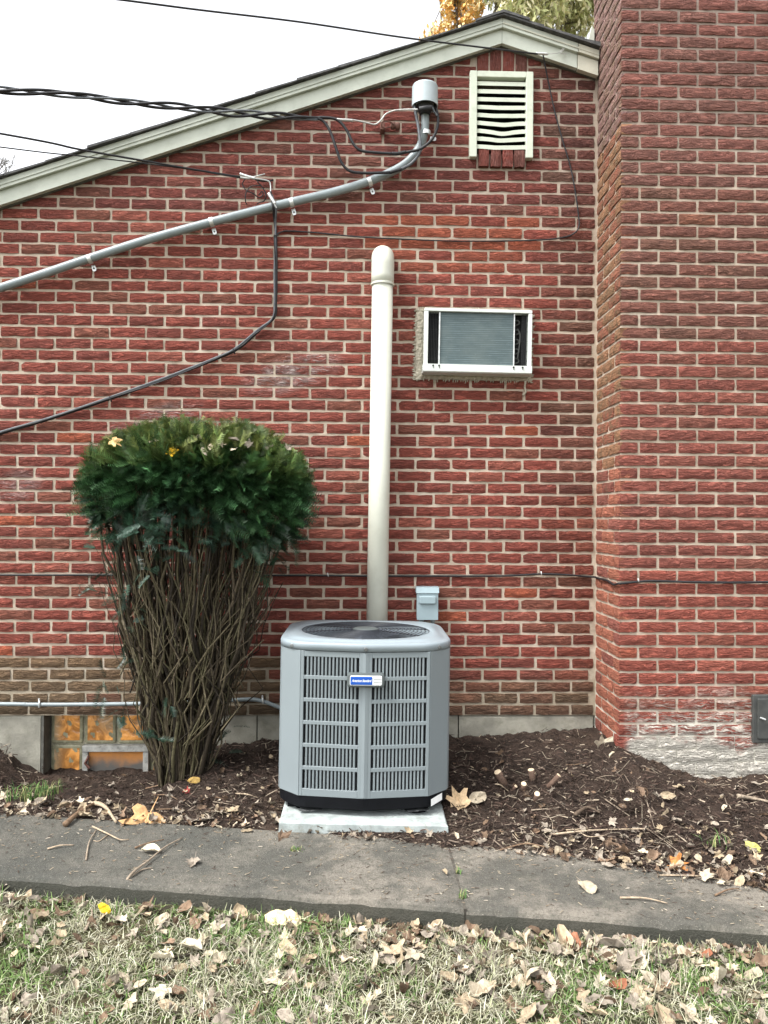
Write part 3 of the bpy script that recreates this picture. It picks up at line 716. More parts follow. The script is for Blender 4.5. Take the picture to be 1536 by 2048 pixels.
# ------------------------------------------------------------------ condenser on its pad
padc = (.0125, -.72, -.225)
mm = MB(); x0, x1, y0, y1, zt = -.354, .379, -1.10, -.24, -.181
def padz(x): return zt-.018*(x-x0)/(x1-x0)+.006
def ring(ins, dz): return [(x0+ins, y0+ins), (x1-ins, y0+ins), (x1-ins, y1-ins), (x0+ins, y1-ins)]
V = []
nn = 24
for ins, top in ((-.004, -.27), (0.0, -.008), (.007, 0)):
    c4 = ring(ins, 0)
    for a in range(4):
        p, qd = c4[a], c4[(a+1) % 4]
        for i in range(nn):
            u_ = i/nn; x = p[0]+(qd[0]-p[0])*u_; y = p[1]+(qd[1]-p[1])*u_
            V.append((x+.0012*N3(x*40, y*40), y+.0022*fbm(x*16, top*9+y*16), (top if top < -.2 else padz(x)+top)))
m4 = 4*nn; Fs = [(r_*m4+i, r_*m4+(i+1) % m4, (r_+1)*m4+(i+1) % m4, (r_+1)*m4+i) for r_ in range(2) for i in range(m4)]+[tuple(2*m4+i for i in range(m4))]
mm.add(V, Fs); pad = mm.build('equipment_pad', 'pad'); tag(pad, 'pale weathered concrete equipment pad beneath the grey condenser', 'concrete pad')

AX, AY = .0105, -.648                          # centre of the cabinet
HW = .392
half = [(0, -.392), (.291, -.352), (.382, -.262), (HW, -.235), (HW, .26), (.35, .35), (.26, .392), (0, .392)]
outl = half+[(-x, y) for x, y in half[-2:0:-1]]
def ring_pts(scale=0.0, n=96, rnd=0.0):
    """outline resampled evenly; scale insets it; rnd rounds the corners by repeated averaging"""
    pts = []; L = len(outl); seg = []
    for i in range(L):
        a, b = outl[i], outl[(i+1) % L]; seg.append(math.dist(a, b))
    tot = sum(seg)
    for k2 in range(n):
        d = tot*k2/n; i = 0
        while d > seg[i]: d -= seg[i]; i += 1
        a, b = outl[i], outl[(i+1) % L]; u_ = d/seg[i]; pts.append((a[0]+(b[0]-a[0])*u_, a[1]+(b[1]-a[1])*u_))
    for _ in range(int(rnd)):
        pts = [((pts[i-1][0]+pts[i][0]*2+pts[(i+1) % n][0])/4, (pts[i-1][1]+pts[i][1]*2+pts[(i+1) % n][1])/4) for i in range(n)]
    out = []
    for i in range(n):
        tx, ty = pts[(i+1) % n][0]-pts[i-1][0], pts[(i+1) % n][1]-pts[i-1][1]; l_ = math.hypot(tx, ty) or 1
        out.append((AX+pts[i][0]-ty/l_*scale, AY+pts[i][1]+tx/l_*scale))
    return out
ac = thing('condenser_unit', (AX, AY, -.18), 'new grey outdoor condenser unit with slotted front, fan top and blue badge', 'condenser')
zB, zT = -.101, .545
# base pan and feet
def shell(rings, capb=False, capt=False):
    mm = MB(); n = len(rings[0][0]); V = []
    for pts, z in rings: V += [(p[0], p[1], z) for p in pts]
    Fs = [(r_*n+i, r_*n+(i+1) % n, (r_+1)*n+(i+1) % n, (r_+1)*n+i) for r_ in range(len(rings)-1) for i in range(n)]
    if capb: Fs.append(tuple(range(n))[::-1])
    if capt: Fs.append(tuple((len(rings)-1)*n+i for i in range(n)))
    return mm.add(V, Fs)
shell([(ring_pts(.06, rnd=2), -.163), (ring_pts(.012, rnd=2), -.158), (ring_pts(.003, rnd=2), -.15), (ring_pts(.001, rnd=2), -.102), (ring_pts(.02), -.0985)], True, True).build('base_pan', 'acbase', ac)
for (fx, fy) in ((-.26, -.25), (.24, -.27), (-.26, .26), (.26, .26)):
    mm = MB(); mm.lathe([(.055, -.19), (.058, -.176), (.05, -.168), (.04, -.16)], (AX+fx, AY+fy, 0), (0, 0, 1), 12)
    mm.box((AX+fx-.085, AY+fy-.03, -.176), (AX+fx-.03, AY+fy+.02, -.163)); mm.build('foot', 'acbase', ac)
for (fx, fy, a) in ((-.235, -.335, 1), (.245, -.335, 2)):          # scraps of flattened foam packing on the pad
    mm = MB(); V = []
    for i in range(7):
        for j in range(4): V.append((AX+fx+(i/6-.5)*.10+.006*N3(i, j, a), AY+fy+(j/3-.5)*.045, -.176+.012*abs(N3(i*.9, j*.8, a*3))+.006))
    mm.add(V, [(j+i*4, j+(i+1)*4, j+1+(i+1)*4, j+1+i*4) for i in range(6) for j in range(3)]); mm.build('foot_pad', 'screw', ac)
# side, corner and rear panels: strips of the outline
def panel(name, ia, ib, mat='acbody', z0=zB, z1=zT, inset=0.0, thick=.012):
    pts = [outl[i % len(outl)] for i in range(ia, ib+1)]; mm = MB(); V = []; n = len(pts)
    for k2, (x, y) in enumerate(pts):
        a = pts[max(0, k2-1)]; b = pts[min(n-1, k2+1)]; tx, ty = b[0]-a[0], b[1]-a[1]; l_ = math.hypot(tx, ty); nx_, ny_ = ty/l_, -tx/l_
        e = .0016 if k2 == 0 else (-.0016 if k2 == n-1 else 0); x += tx/l_*e; y += ty/l_*e
        for d in (0, -thick):
            for z in (z0, z1): V.append((AX+x+nx_*d, AY+y+ny_*d, z))
    Fs = []
    for i in range(n-1):
        o = i*4; Fs += [(o, o+4, o+5, o+1), (o+2, o+3, o+7, o+6), (o+1, o+5, o+7, o+3), (o, o+2, o+6, o+4)]
    Fs += [(0, 1, 3, 2), ((n-1)*4, (n-1)*4+2, (n-1)*4+3, (n-1)*4+1)]
    mm.add(V, Fs); return mm.build(name, mat, ac)
LN = len(outl)
panel('corner_panel', 1, 3); panel('side_panel', 3, 5); panel('rear_panel', 5, 9); panel('side_panel', 9, LN-3); panel('corner_panel', LN-3, LN-1)
# slotted front: two flat halves meeting in a shallow ridge
fp = ring_pts
for sgn in (-1, 1):
    A = Vector((AX+sgn*.0012, AY-.392, 0)); B = Vector((AX+sgn*.2895, AY-.3525, 0)); ex = (B-A).normalized(); ey = Vector((-ex.y, ex.x, 0))*(1 if sgn > 0 else -1)   # ey points into the cabinet
    if ey.y < 0: ey = -ey
    W = (B-A).length
    def pt(u_, d, z): p = A+ex*u_+ey*d; return (p.x, p.y, z)
    def slab_(name, u0, u1, z0, z1, d0, d1, mat, parent, bev=.0):
        mm = MB(); vs = [pt(u0+bev, d0, z0+bev), pt(u1-bev, d0, z0+bev), pt(u1-bev, d0, z1-bev), pt(u0+bev, d0, z1-bev), pt(u0, d0+bev, z0), pt(u1, d0+bev, z0), pt(u1, d0+bev, z1), pt(u0, d0+bev, z1), pt(u0, d1, z0), pt(u1, d1, z0), pt(u1, d1, z1), pt(u0, d1, z1)]
        fs = [(0, 1, 2, 3)]+[(i, i+4, (i+1) % 4+4, (i+1) % 4) for i in range(4)]+[(i+4, i+8, (i+1) % 4+8, (i+1) % 4+4) for i in range(4)]+[(11, 10, 9, 8)]
        if sgn < 0: fs = [f[::-1] for f in fs]
        mm.add(vs, fs); return mm.build(name, mat, parent)
    u0, u1 = .028, W-.014; rows = 6; zr0, zr1 = zB+.032, zT-.026; gap = .0165; rh = (zr1-zr0-gap*(rows-1))/rows
    p_ = slab_('front_panel', 0, u0, zB, zT-.001, 0, .014, 'acbody', ac, .0012)
    slab_('panel_stile', u1, W, zB, zT-.001, 0, .014, 'acbody', p_, .0012)
    slab_('panel_rail', u0+.0003, u1-.0003, zB, zr0, .0004, .014, 'acbody', p_, .001); slab_('panel_rail', u0+.0003, u1-.0003, zr1, zT-.001, .0004, .014, 'acbody', p_, .001)
    for r_ in range(1, rows): z = zr0+r_*rh+(r_-1)*gap; slab_('panel_rail', u0+.0003, u1-.0003, z, z+gap, .0004, .012, 'acbody', p_, .001)
    nb = 15; pit = (u1-u0)/nb
    for i in range(nb-1):
        uc = u0+(i+1)*pit; wd = pit*.55
        mm = MB(); a, b = uc-wd/2, uc+wd/2
        # each slat: a rounded bar with a turned-back flange
        prof = [(a, .0050), (a+.0016, .0022), (b-.0016, .0014), (b, .0040), (b-.002, .012), (a+.0026, .011)]
        V = [pt(u_, d_, zr0) for u_, d_ in prof]+[pt(u_, d_, zr1) for u_, d_ in prof]
        fs = [(k2, (k2+1) % 6, (k2+1) % 6+6, k2+6) for k2 in range(6)]+[tuple(range(6))[::-1], tuple(range(6, 12))]
        if sgn < 0: fs = [f[::-1] for f in fs]
        mm.add(V, fs); mm.build('louver_slat', 'acbody', p_)
    slab_('coil', .004, W+.01, zB+.004, zT-.004, .034, .05, 'coil', ac)
# centre ridge cap
mm = MB(); mm.add([(AX-.014, AY-.3915, zB+.004), (AX, AY-.3955, zB+.004), (AX+.014, AY-.3915, zB+.004), (AX-.014, AY-.3915, zT-.008), (AX, AY-.3955, zT-.008), (AX+.014, AY-.3915, zT-.008)], [(0, 1, 4, 3), (1, 2, 5, 4), (0, 3, 5, 2), (0, 2, 1), (3, 4, 5)]); mm.build('ridge_strip', 'acbody', ac)
# lid: skirt, rolled edge and shallow dish down to the round fan opening
n = 96; RF = .315
ringc = []
ref = ring_pts(0, n, 4)
angs = [math.atan2(p[1]-AY, p[0]-AX) for p in ref]
def circ(r_): return [(AX+r_*math.cos(a), AY+r_*math.sin(a)) for a in angs]
def blend(f, inset):
    b = ring_pts(inset, n, 4); c_ = circ(RF); return [(b[i][0]*(1-f)+c_[i][0]*f, b[i][1]*(1-f)+c_[i][1]*f) for i in range(n)]
lid = shell([(ring_pts(-.001, n, 3), .5475), (ring_pts(-.006, n, 3), .5475), (ring_pts(-.006, n, 3), .571), (ring_pts(-.004, n, 3), .5785), (ring_pts(.002, n, 3), .5825), (ring_pts(.010, n, 3), .5842), (ring_pts(.034, n, 4), .5855), (ring_pts(.039, n, 4), .5905), (blend(.45, .04), .5915), (blend(.95, .04), .5925), (circ(RF), .590), (circ(RF-.003), .586), (circ(RF-.003), .50)])
lo = lid.build('lid', 'aclid', ac, True)
for (sx, sy) in ((0, -.397), (-.333, -.316), (.333, -.316)):
    mm = MB(); mm.lathe([(.0095, -.001), (.0095, .003), (.007, .0045), (.003, .0045)], (AX+sx, AY+sy-.003, .560), (sx*.9, -1, 0), 12); mm.build('screw', 'screw', lo)
# fan guard: concentric wires and spokes, slightly domed; blades and motor beneath
mm = MB(); zg = .588
for i in range(14):
    r_ = .07+(RF-.073)*i/13; zz = zg+.008*(1-(r_/RF)**2); mm.tube([(AX+r_*math.cos(a*2*math.pi/48), AY+r_*math.sin(a*2*math.pi/48), zz) for a in range(49)], .0017, 5, False)
for i in range(8):
    a = 2*math.pi*(i+.3)/8; mm.tube([(AX+r_*math.cos(a), AY+r_*math.sin(a), zg-.003+.008*(1-(r_/RF)**2)) for r_ in (.05, .12, .2, .27, RF)], .0027, 5)
mm.build('fan_guard', 'guard', ac, True)
mm = MB(); mm.lathe([(.068, .575), (.066, .594), (.055, .599), (.01, .600)], (AX, AY, 0), (0, 0, 1), 24); mm.build('motor_cap', 'badge_rim', ac, True)
fan = MB(); fan.lathe([(.06, .47), (.06, .575), (.05, .58)], (AX, AY, 0), (0, 0, 1), 20); fo = fan.build('fan_hub', 'fan', ac, True)
for b_ in range(2):
    mm = MB(); V = []; a0 = b_*math.pi+R(84)
    for i in range(7):
        r_ = .055+(.295-.055)*i/6
        for j in range(6): a = a0+(j/5-.5)*R(78+6*math.sin(i)); V.append((AX+r_*math.cos(a), AY+r_*math.sin(a), .556+.035*(j/5-.5)*(1-.3*i/6)+.006*math.sin(j/5*math.pi)))
    mm.add(V, [(i*6+j, i*6+j+1, (i+1)*6+j+1, (i+1)*6+j) for i in range(6) for j in range(5)]); mm.build('fan_blade', 'fan', fo, True)
mm = MB(); mm.lathe([(.33, .30), (.33, .31)], (AX, AY, 0), (0, 0, 1), 24); mm.build('inner_floor', 'dark', ac)
# badge
bp = P(728, 1361, AY-.41); bw, bh = .076/2*2.06, .0305
by = AY-.398
def bplate(name, x0, x1, z0, z1, y0, y1, mat, parent, r=.006): mm = MB(); mm.rbox((x0, y0, z0), (x1, y1, z1), r, 5); return mm.build(name, mat, parent)
bx0, bx1 = AX-.0815, AX+.0815+.003; bz = bp.z
badge = bplate('badge', bx0, bx1, bz-.0315, bz+.0315, by-.016, by+.012, 'badge_rim', ac, .014)
bplate('badge_face', bx0+.012, bx1-.011, bz-.0225, bz+.0225, by-.0185, by-.015, 'badge_white', badge, .008)
bplate('badge_field', bx0+.015, bx0+.112, bz-.0185, bz+.0185, by-.0205, by-.018, 'badge_blue', badge, .005)
cu = bpy.data.curves.new('lettering', 'FONT'); cu.body = 'American Standard'; cu.size = .0165; cu.shear = .35; cu.align_x = 'CENTER'; cu.align_y = 'CENTER'; cu.offset = .00022; cu.space_character = .86
to = bpy.data.objects.new('lettering_src', cu); COL.objects.link(to); bpy.context.view_layer.update()
me = bpy.data.meshes.new_from_object(to.evaluated_get(bpy.context.evaluated_depsgraph_get())); bpy.data.objects.remove(to)
ws = max(v.co.x for v in me.vertices)-min(v.co.x for v in me.vertices); sc_t = .088/ws
for v in me.vertices: x, y, z = v.co; v.co = ((bx0+.0635+x*sc_t)-AX, by-.0212-AY, bz+y*sc_t*1.25+.18)
le = link('lettering', me, 'badge_white', badge)
for i, z in enumerate((.007, -.006)):
    mm = MB(); mm.box((bx0+.1165, by-.0190, bz+z-.0028), (bx1-.016, by-.0186, bz+z+.0028)); mm.build('badge_bar', 'badge_grey', badge)
# paper label hanging on the base pan
la = P(875, 1606, AY-.36); mm = MB()
mm.add([(la.x-.028, AY-.345, la.z-.018), (la.x+.026, AY-.30, la.z-.004), (la.x+.026, AY-.298, la.z+.027), (la.x-.028, AY-.343, la.z+.013),
        (la.x-.028, AY-.344, la.z-.018), (la.x+.026, AY-.299, la.z-.004), (la.x+.026, AY-.297, la.z+.027), (la.x-.028, AY-.342, la.z+.013)], [(0, 1, 2, 3), (7, 6, 5, 4), (0, 4, 5, 1), (1, 5, 6, 2), (2, 6, 7, 3), (3, 7, 4, 0)]); mm.build('paper_label', 'paper', ac)
ac.rotation_euler = (0, R(.55), 0)

# ------------------------------------------------------------------ disconnect box
A = P(834, 1175, -.10); B = P(877, 1240, -.10); x0, x1, z0, z1 = A.x, B.x, B.z, A.z
t = thing('disconnect_box', ((x0+x1)/2, 0, z0), 'small grey electrical disconnect box with pull handle on the brick wall', 'electrical box')
mm = MB(); mm.rbox((x0+.003, -.085, z0), (x1-.003, -.004, z1-.002), .004); mm.build('case', 'box', t)
mm = MB(); mm.rbox((x0+.001, -.092, z0-.002), (x1-.001, -.0855, z1-.034), .003); cv = mm.build('cover', 'box', t)
mm = MB(); mm.prism([(x0-.003, z1-.032), (x1+.003, z1-.032), (x1+.003, z1), (x0-.003, z1)], -.098, -.002); mm.v = [(v[0], v[1]+(.012 if v[2] > z1-.01 and v[1] < -.05 else 0), v[2]) for v in mm.v]; mm.build('hood', 'box', t)
zc = z1-.069; mm = MB(); mm.rbox((x0+.013, -.106, zc-.026), (x1-.013, -.0925, zc+.022), .012, 4); mm.build('handle', 'box', cv)
for px in (843, 866):
    xx = P(px, 1245, -.05).x; mm = MB(); mm.lathe([(.014, .0), (.014, -.018), (.011, -.022)], (xx, -.045, z0), (0, 0, 1), 12); mm.build('hub', 'conduit', t)
    mm = MB(); mm.tube(smooth_path([(xx, -.045, z0-.02), (xx, -.045, z0-.20), (xx-.02, -.10, z0-.42), (xx-.05, -.17, z0-.48)], 5), .0088, 12); mm.build('whip', 'conduit', t)

# ------------------------------------------------------------------ service mast, weatherhead, straps
t = thing('service_conduit', tuple(P(850, 300, 0)), 'grey plastic service conduit with weatherhead, curving down across the brick wall', 'conduit')
pth = [(850, 222), (849, 262), (838, 296), (806, 331), (742, 361), (660, 386), (545, 413), (420, 445), (300, 478), (178, 517), (80, 550), (0, 576), (-120, 616), (-300, 676)]
cyl = -.036
pts = smooth_path([P(a, b, cyl-.03 if i < 2 else cyl) for i, (a, b) in enumerate(pth)], 8)
mm = MB(); mm.tube(pts, .0240, 18); mm.build('conduit', 'conduit', t, True)
wa, wb_ = P(850, 172, -.075), P(850, 214, -.075); r_ = .074
mm = MB(); mm.lathe([(r_*.90, wb_.z-wa.z+.03), (r_*.95, wb_.z-wa.z), (r_*1.01, wb_.z-wa.z), (r_, -.010), (r_*.96, -.003), (r_*.9, 0), (.01, .002)], wa, (0, 0, 1), 48); mm.build('weatherhead', 'head', t)
mm = MB(); mm.lathe([(.03, wb_.z-wa.z-.045), (.036, wb_.z-wa.z-.03), (.05, wb_.z-wa.z+.004), (.02, wb_.z-wa.z+.005)], wa, (0, 0, 1), 18); mm.build('cable_plate', 'black', t)
for (px, py, ang, ear) in ((180, 518, 18, -1), (423, 444, 15, -1), (583, 405, 15, -1), (739, 364, 22, -1), (852, 266, 84, 1)):
    c_ = P(px, py, cyl-(.03 if ear > 0 else 0)); a = R(ang); ax = Vector((math.cos(a), 0, math.sin(a))); nn_ = Vector((math.sin(a), 0, -math.cos(a)))
    mm = MB(); V = []
    for i in range(13):
        q_ = R(-20+220*i/12)
        for d in (-.011, .011):
            for rr_ in (.0247, .0272): V.append(c_+ax*d+(nn_*math.cos(q_)+Vector((0, -1, 0))*math.sin(q_))*rr_)
    Fs = []
    for i in range(12):
        o = i*4; Fs += [(o+1, o+3, o+7, o+5), (o, o+4, o+6, o+2), (o, o+1, o+5, o+4), (o+2, o+6, o+7, o+3)]
    mm.add(V, Fs); sp = mm.build('strap', 'zinc', t)
    e = c_+nn_*.046; mm = MB()
    V = []
    for (d, s_) in ((-.011, -.018), (.011, -.018), (.011, .012), (.006, .018), (-.006, .018), (-.011, .012)): V.append(e+ax*d+nn_*s_)
    yb = -.012; V2 = [(v[0], yb, v[2]) for v in V]+[(v[0], yb+.004, v[2]) for v in V]
    fsx = [tuple(range(6)), tuple(range(6, 12))[::-1]]+[(i, i+6, (i+1) % 6+6, (i+1) % 6) for i in range(6)]
    mm.add(V2, fsx); mm.build('strap_ear', 'zinc', sp)
    mm = MB(); mm.lathe([(.0055, 0), (.0055, .003), (.002, .0045)], (e.x+nn_.x*.002, yb, e.z+nn_.z*.002), (0, -1, 0), 8); mm.build('screw', 'screw', sp)

# ------------------------------------------------------------------ cables
def cable(name, label, specs, cat='cable', loc=None, group=None):
    """specs: (part name, [(px, py, Y)...], radius, material)"""
    p0 = P(*specs[0][1][0]) if not isinstance(specs[0][1][0], Vector) else specs[0][1][0]
    root = thing(name, tuple(loc or p0), label, cat, group)
    for nm, pts_, r_, mat in specs:
        pp = smooth_path([p if isinstance(p, Vector) else P(*p) for p in pts_], 7)
        mm = MB(); mm.tube(pp, r_, 8); mm.build(nm, mat, root, True)
    return root
# twisted service drop arriving from the left
axis = smooth_path([P(-2600, 20, -1.9), P(-1400, 110, -1.4), P(-500, 160, -.95), P(0, 181, -.62), P(130, 188, -.52), P(260, 204, -.42), P(400, 219, -.30), P(520, 229, -.2), P(635, 238, -.11)], 14)
dist = [0]
for i in range(1, len(axis)): dist.append(dist[-1]+(axis[i]-axis[i-1]).length)
sd_ = thing('service_drop', tuple(axis[-1]), 'thick black twisted overhead service cable tied off beside the weatherhead', 'cable')
Ltot = dist[-1]
for k2 in range(3):
    pp = []
    for i, p in enumerate(axis):
        rest = Ltot-dist[i]; a = 2*math.pi*(rest/.62)+k2*2*math.pi/3+.4*math.sin(rest*2); amp = .012*sst(rest/.25)*(.8+.35*math.sin(rest*3.1+k2))+.005
        pp.append(p+Vector((0, math.cos(a)*amp, math.sin(a)*amp)))
    mm = MB(); mm.tube(pp, .0072 if k2 < 2 else .006, 8); mm.build('strand', 'black' if k2 < 2 else 'greycable', sd_, True)
for nm, pts_, r_, mat in (
    ('strand', [(628, 237, -.11), (645, 241, -.10), (660, 262, -.10), (672, 296, -.10), (683, 325, -.095), (700, 342, -.09), (730, 346, -.085), (780, 345, -.085)], .0082, 'black'),
    ('strand', [(625, 236, -.105), (650, 235, -.10), (675, 240, -.10), (693, 260, -.10), (707, 288, -.10), (722, 301, -.10), (750, 305, -.10), (785, 307, -.10)], .0082, 'black'),
    ('splice', [(784, 307, -.10), (796, 307, -.10), (812, 304, -.10)], .0105, 'black'),
    ('strand', [(810, 305, -.10), (838, 299, -.105), (858, 285, -.105), (870, 268, -.10), (876, 245, -.095), (874, 225, -.09), (869, 208, -.08)], .0082, 'black'),
    ('splice', [(780, 345, -.085), (790, 342, -.085), (803, 338, -.085)], .010, 'black'),
    ('strand', [(802, 338, -.085), (820, 329, -.09), (834, 314, -.095), (840, 300, -.10), (840, 280, -.10), (836, 250, -.095), (831, 225, -.09), (829, 208, -.085)], .0085, 'greycable'),
    ('strand', [(862, 206, -.10), (868, 222, -.105), (872, 228, -.10), (874, 232, -.10)], .0055, 'greycable'),
    ('tap_connector', [(839, 219, -.13), (850, 217, -.135), (863, 216, -.13)], .016, 'black'),
    ('neutral', [(836, 219, -.12), (815, 219, -.10), (790, 221, -.09), (772, 228, -.085), (764, 238, -.085), (756, 246, -.085), (748, 249, -.085), (735, 246, -.09), (705, 240, -.10), (672, 239, -.10)], .0046, 'alu'),
    ('dead_end_grip', [(674, 239, -.10), (688, 240, -.10), (706, 241, -.10)], [.006]*15, 'alu')):
    pp = smooth_path([P(*p) for p in pts_], 7)
    mm = MB(); mm.tube(pp, r_ if not isinstance(r_, list) else r_[0]*1.35, 8); mm.build(nm, mat, sd_, True)
# iron service knob the cable is tied to
k_ = P(787, 250, -.03); t = thing('cable_insulator', tuple(k_), 'rusty iron house knob holding the thick service cable to the brick', 'insulator')
mm = MB(); mm.lathe([(.008, .0), (.02, .003), (.022, .02), (.014, .028), (.022, .036), (.021, .05), (.006, .056)], P(800, 253, -.035), (-1, -.15, .0), 14); mm.build('spool', 'rust', t, True)
mm = MB(); mm.tube(smooth_path([P(792, 254, -.01), P(780, 254, -.05), P(768, 256, -.07), P(763, 250, -.08), P(767, 243, -.08), P(780, 244, -.07), P(788, 250, -.06)], 5), .004, 7); mm.build('bail', 'rust', t, True)
mm = MB(); a_ = P(765, 253, -.05); mm.rbox((a_.x-.014, -.06, a_.z-.022), (a_.x+.014, -.002, a_.z+.018), .004); mm.build('bracket', 'rust', t)
# telephone drops at the left
cable('telephone_drop', 'two thin black telephone wires crossing the rake board to a metal clamp', [
    ('wire', [(-2400, -60, -2.0), (-900, 115, -1.3), (0, 267, -.75), (160, 299, -.55), (290, 322, -.35), (400, 341, -.18), (480, 354, -.085)], .0055, 'black'),
    ('wire', [(-2400, 20, -2.0), (-900, 175, -1.3), (0, 294, -.75), (160, 312, -.5), (300, 328, -.3), (380, 339, -.2), (480, 356, -.085)], .0034, 'black'),
    ('clamp', [(480, 348, -.075), (495, 353, -.075), (510, 357, -.075)], .0085, 'zinc'),
    ('clamp', [(473, 354, -.075), (488, 356, -.075), (500, 357, -.075)], .006, 'alu'),
    ('tie', [(508, 357, -.07), (525, 359, -.06), (538, 363, -.05), (541, 372, -.045), (541, 386, -.045)], .0042, 'zinc'),
    ('tie', [(505, 355, -.07), (518, 351, -.07), (530, 348, -.06)], .0035, 'alu'),
    ('drop', [(500, 356, -.06), (524, 362, -.05), (538, 362, -.03), (546, 360, -.006)], .0055, 'black')])
cable('clamp_stem', 'white drop clamp hanging over the grey conduit with curled spare wire', [
    ('stem', [(537, 387, -.078), (545, 400, -.08), (550, 408, -.08)], .0095, 'zinc'), ('tail', [(547, 405, -.082), (551, 413, -.078), (553, 416, -.075)], .0055, 'zinc'),
    ('curl', [(490, 358, -.05), (485, 368, -.04), (492, 380, -.04), (506, 387, -.04), (518, 395, -.03), (526, 390, -.03), (524, 383, -.03), (517, 390, -.02)], .0032, 'black'),
    ('curl', [(520, 371, -.04), (502, 373, -.04), (492, 386, -.04), (491, 402, -.03), (494, 409, -.02)], .0032, 'black'),
    ('curl', [(514, 362, -.04), (527, 378, -.04), (532, 392, -.04), (528, 402, -.03), (519, 405, -.03), (514, 408, -.02)], .0034, 'black')], 'clamp')
cable('black_cable_bundle', 'bundle of black cables hanging down the bricks and slanting away to the left', [
    ('cable', [(541, 384, -.05), (544, 402, -.074), (547, 416, -.075), (548, 432, -.03), (550, 450, -.012), (552, 470, -.012), (553, 540, -.012), (552, 600, -.012), (549, 634, -.012), (525, 655, -.012), (480, 695, -.012), (440, 715, -.012), (330, 758, -.012), (220, 798, -.012), (100, 838, -.012), (0, 868, -.012), (-160, 918, -.012), (-420, 1000, -.012)], .0072, 'black'),
    ('cable', [(544, 390, -.05), (548, 404, -.074), (552, 420, -.07), (551, 445, -.02), (551, 470, -.014), (549, 540, -.014), (549, 605, -.014), (545, 636, -.014), (515, 660, -.014), (470, 697, -.014), (430, 716, -.014), (330, 755, -.014), (218, 795, -.014), (100, 835, -.014), (0, 864, -.014), (-160, 914, -.014), (-420, 996, -.014)], .0060, 'greycable'),
    ('cable', [(548, 470, -.02), (551, 560, -.022), (547, 633, -.022), (505, 672, -.022), (465, 702, -.022), (330, 760, -.022), (210, 800, -.022), (80, 843, -.022), (0, 866, -.022), (-420, 999, -.022)], .003, 'black'),
    ('cable_tie', [(548, 470, -.024), (552, 471, -.028), (556, 470, -.02)], .004, 'black'), ('cable_tie', [(466, 697, -.026), (468, 702, -.028), (470, 708, -.02)], .004, 'black'), ('cable_tie', [(219, 793, -.026), (221, 798, -.028), (223, 803, -.02)], .004, 'black')])
cable('thin_wall_wire', 'thin dark wire looping across the brick wall and up to the rake board hook', [
    ('wire', [(553, 470, -.01), (562, 464, -.008), (580, 462, -.008), (640, 466, -.008), (720, 474, -.008), (800, 478, -.008), (900, 482, -.008), (1000, 482, -.008), (1080, 480, -.008), (1130, 474, -.008), (1150, 465, -.01), (1158, 452, -.012), (1157, 430, -.01), (1150, 380, -.01), (1140, 330, -.01), (1125, 280, -.01), (1110, 225, -.01), (1098, 170, -.02), (1090, 130, -.05), (1086, 108, -.07)], .0042, 'black')])
cable('overhead_wire', 'single thin overhead wire running high across the sky to the rake board hook', [
    ('wire', [(-2400, -320, -2.2), (-900, -148, -1.7), (230, -2, -.95), (400, 20, -.75), (600, 44, -.55), (800, 74, -.35), (950, 93, -.2), (1075, 108, -.085)], .0048, 'black'),
    ('clamp', [(1073, 107, -.08), (1083, 107, -.078), (1095, 108, -.075)], .0075, 'zinc'),
    ('hook', [(1093, 108, -.07), (1108, 107, -.066), (1118, 105, -.062), (1126, 97, -.062), (1128, 99, -.062), (1122, 106, -.062), (1134, 108, -.06)], .002, 'alu')], 'wire')
cable('stapled_cable', 'slack dark cable stapled level across the brick wall and round the chimney', [
    ('cable', [(-300, 1147, -.006), (0, 1150, -.006), (200, 1150, -.006), (420, 1151, -.006), (640, 1151, -.006), (735, 1152, -.006), (850, 1152, -.006), (1000, 1152, -.006), (1080, 1148, -.006), (1140, 1150, -.006), (1170, 1153, -.006), (1190, 1154, -.012)], .0055, 'black'),
    ('cable', [P(1190, 1154, -.012), Vector((XC-.008, -.12, P(1190, 1154, 0).z)), Vector((XC-.008, -.25, .808)), Vector((XC-.008, -.36, .795)), Vector((XC-.006, YC-.004, .805)), Vector((XC+.03, YC-.007, .808)), (1300, 1162, YC-.007), (1380, 1164, YC-.007), (1468, 1165, YC-.007), (1536, 1164, YC-.007), (1800, 1160, YC-.007)], .006, 'black'),
    ('staple', [(655, 1146, -.008), (656, 1150, -.014), (657, 1153, -.008)], .003, 'zinc'), ('staple', [(1082, 1143, -.008), (1083, 1147, -.014), (1083, 1151, -.008)], .003, 'zinc'),
    ('staple', [(1276, 1157, YC-.006), (1277, 1161, YC-.014), (1278, 1165, YC-.006)], .003, 'zinc')])
cable('lower_conduit', 'pale grey conduit strapped along the foot of the wall behind the bush', [
    ('tube', [(-420, 1406, -.025), (0, 1408, -.025), (60, 1409, -.025), (150, 1409, -.025), (300, 1407, -.025), (420, 1403, -.025), (490, 1399, -.025), (520, 1401, -.03), (552, 1412, -.05), (580, 1424, -.09), (610, 1430, -.16)], .0115, 'conduit'),
    ('strap', [(78, 1398, -.012), (78.5, 1404, -.034), (78.5, 1409, -.038), (78.5, 1415, -.034)], .0055, 'zinc'), ('strap', [(525, 1392, -.012), (525.5, 1397, -.036), (526, 1401, -.042), (526, 1407, -.04)], .0055, 'zinc')], 'conduit')

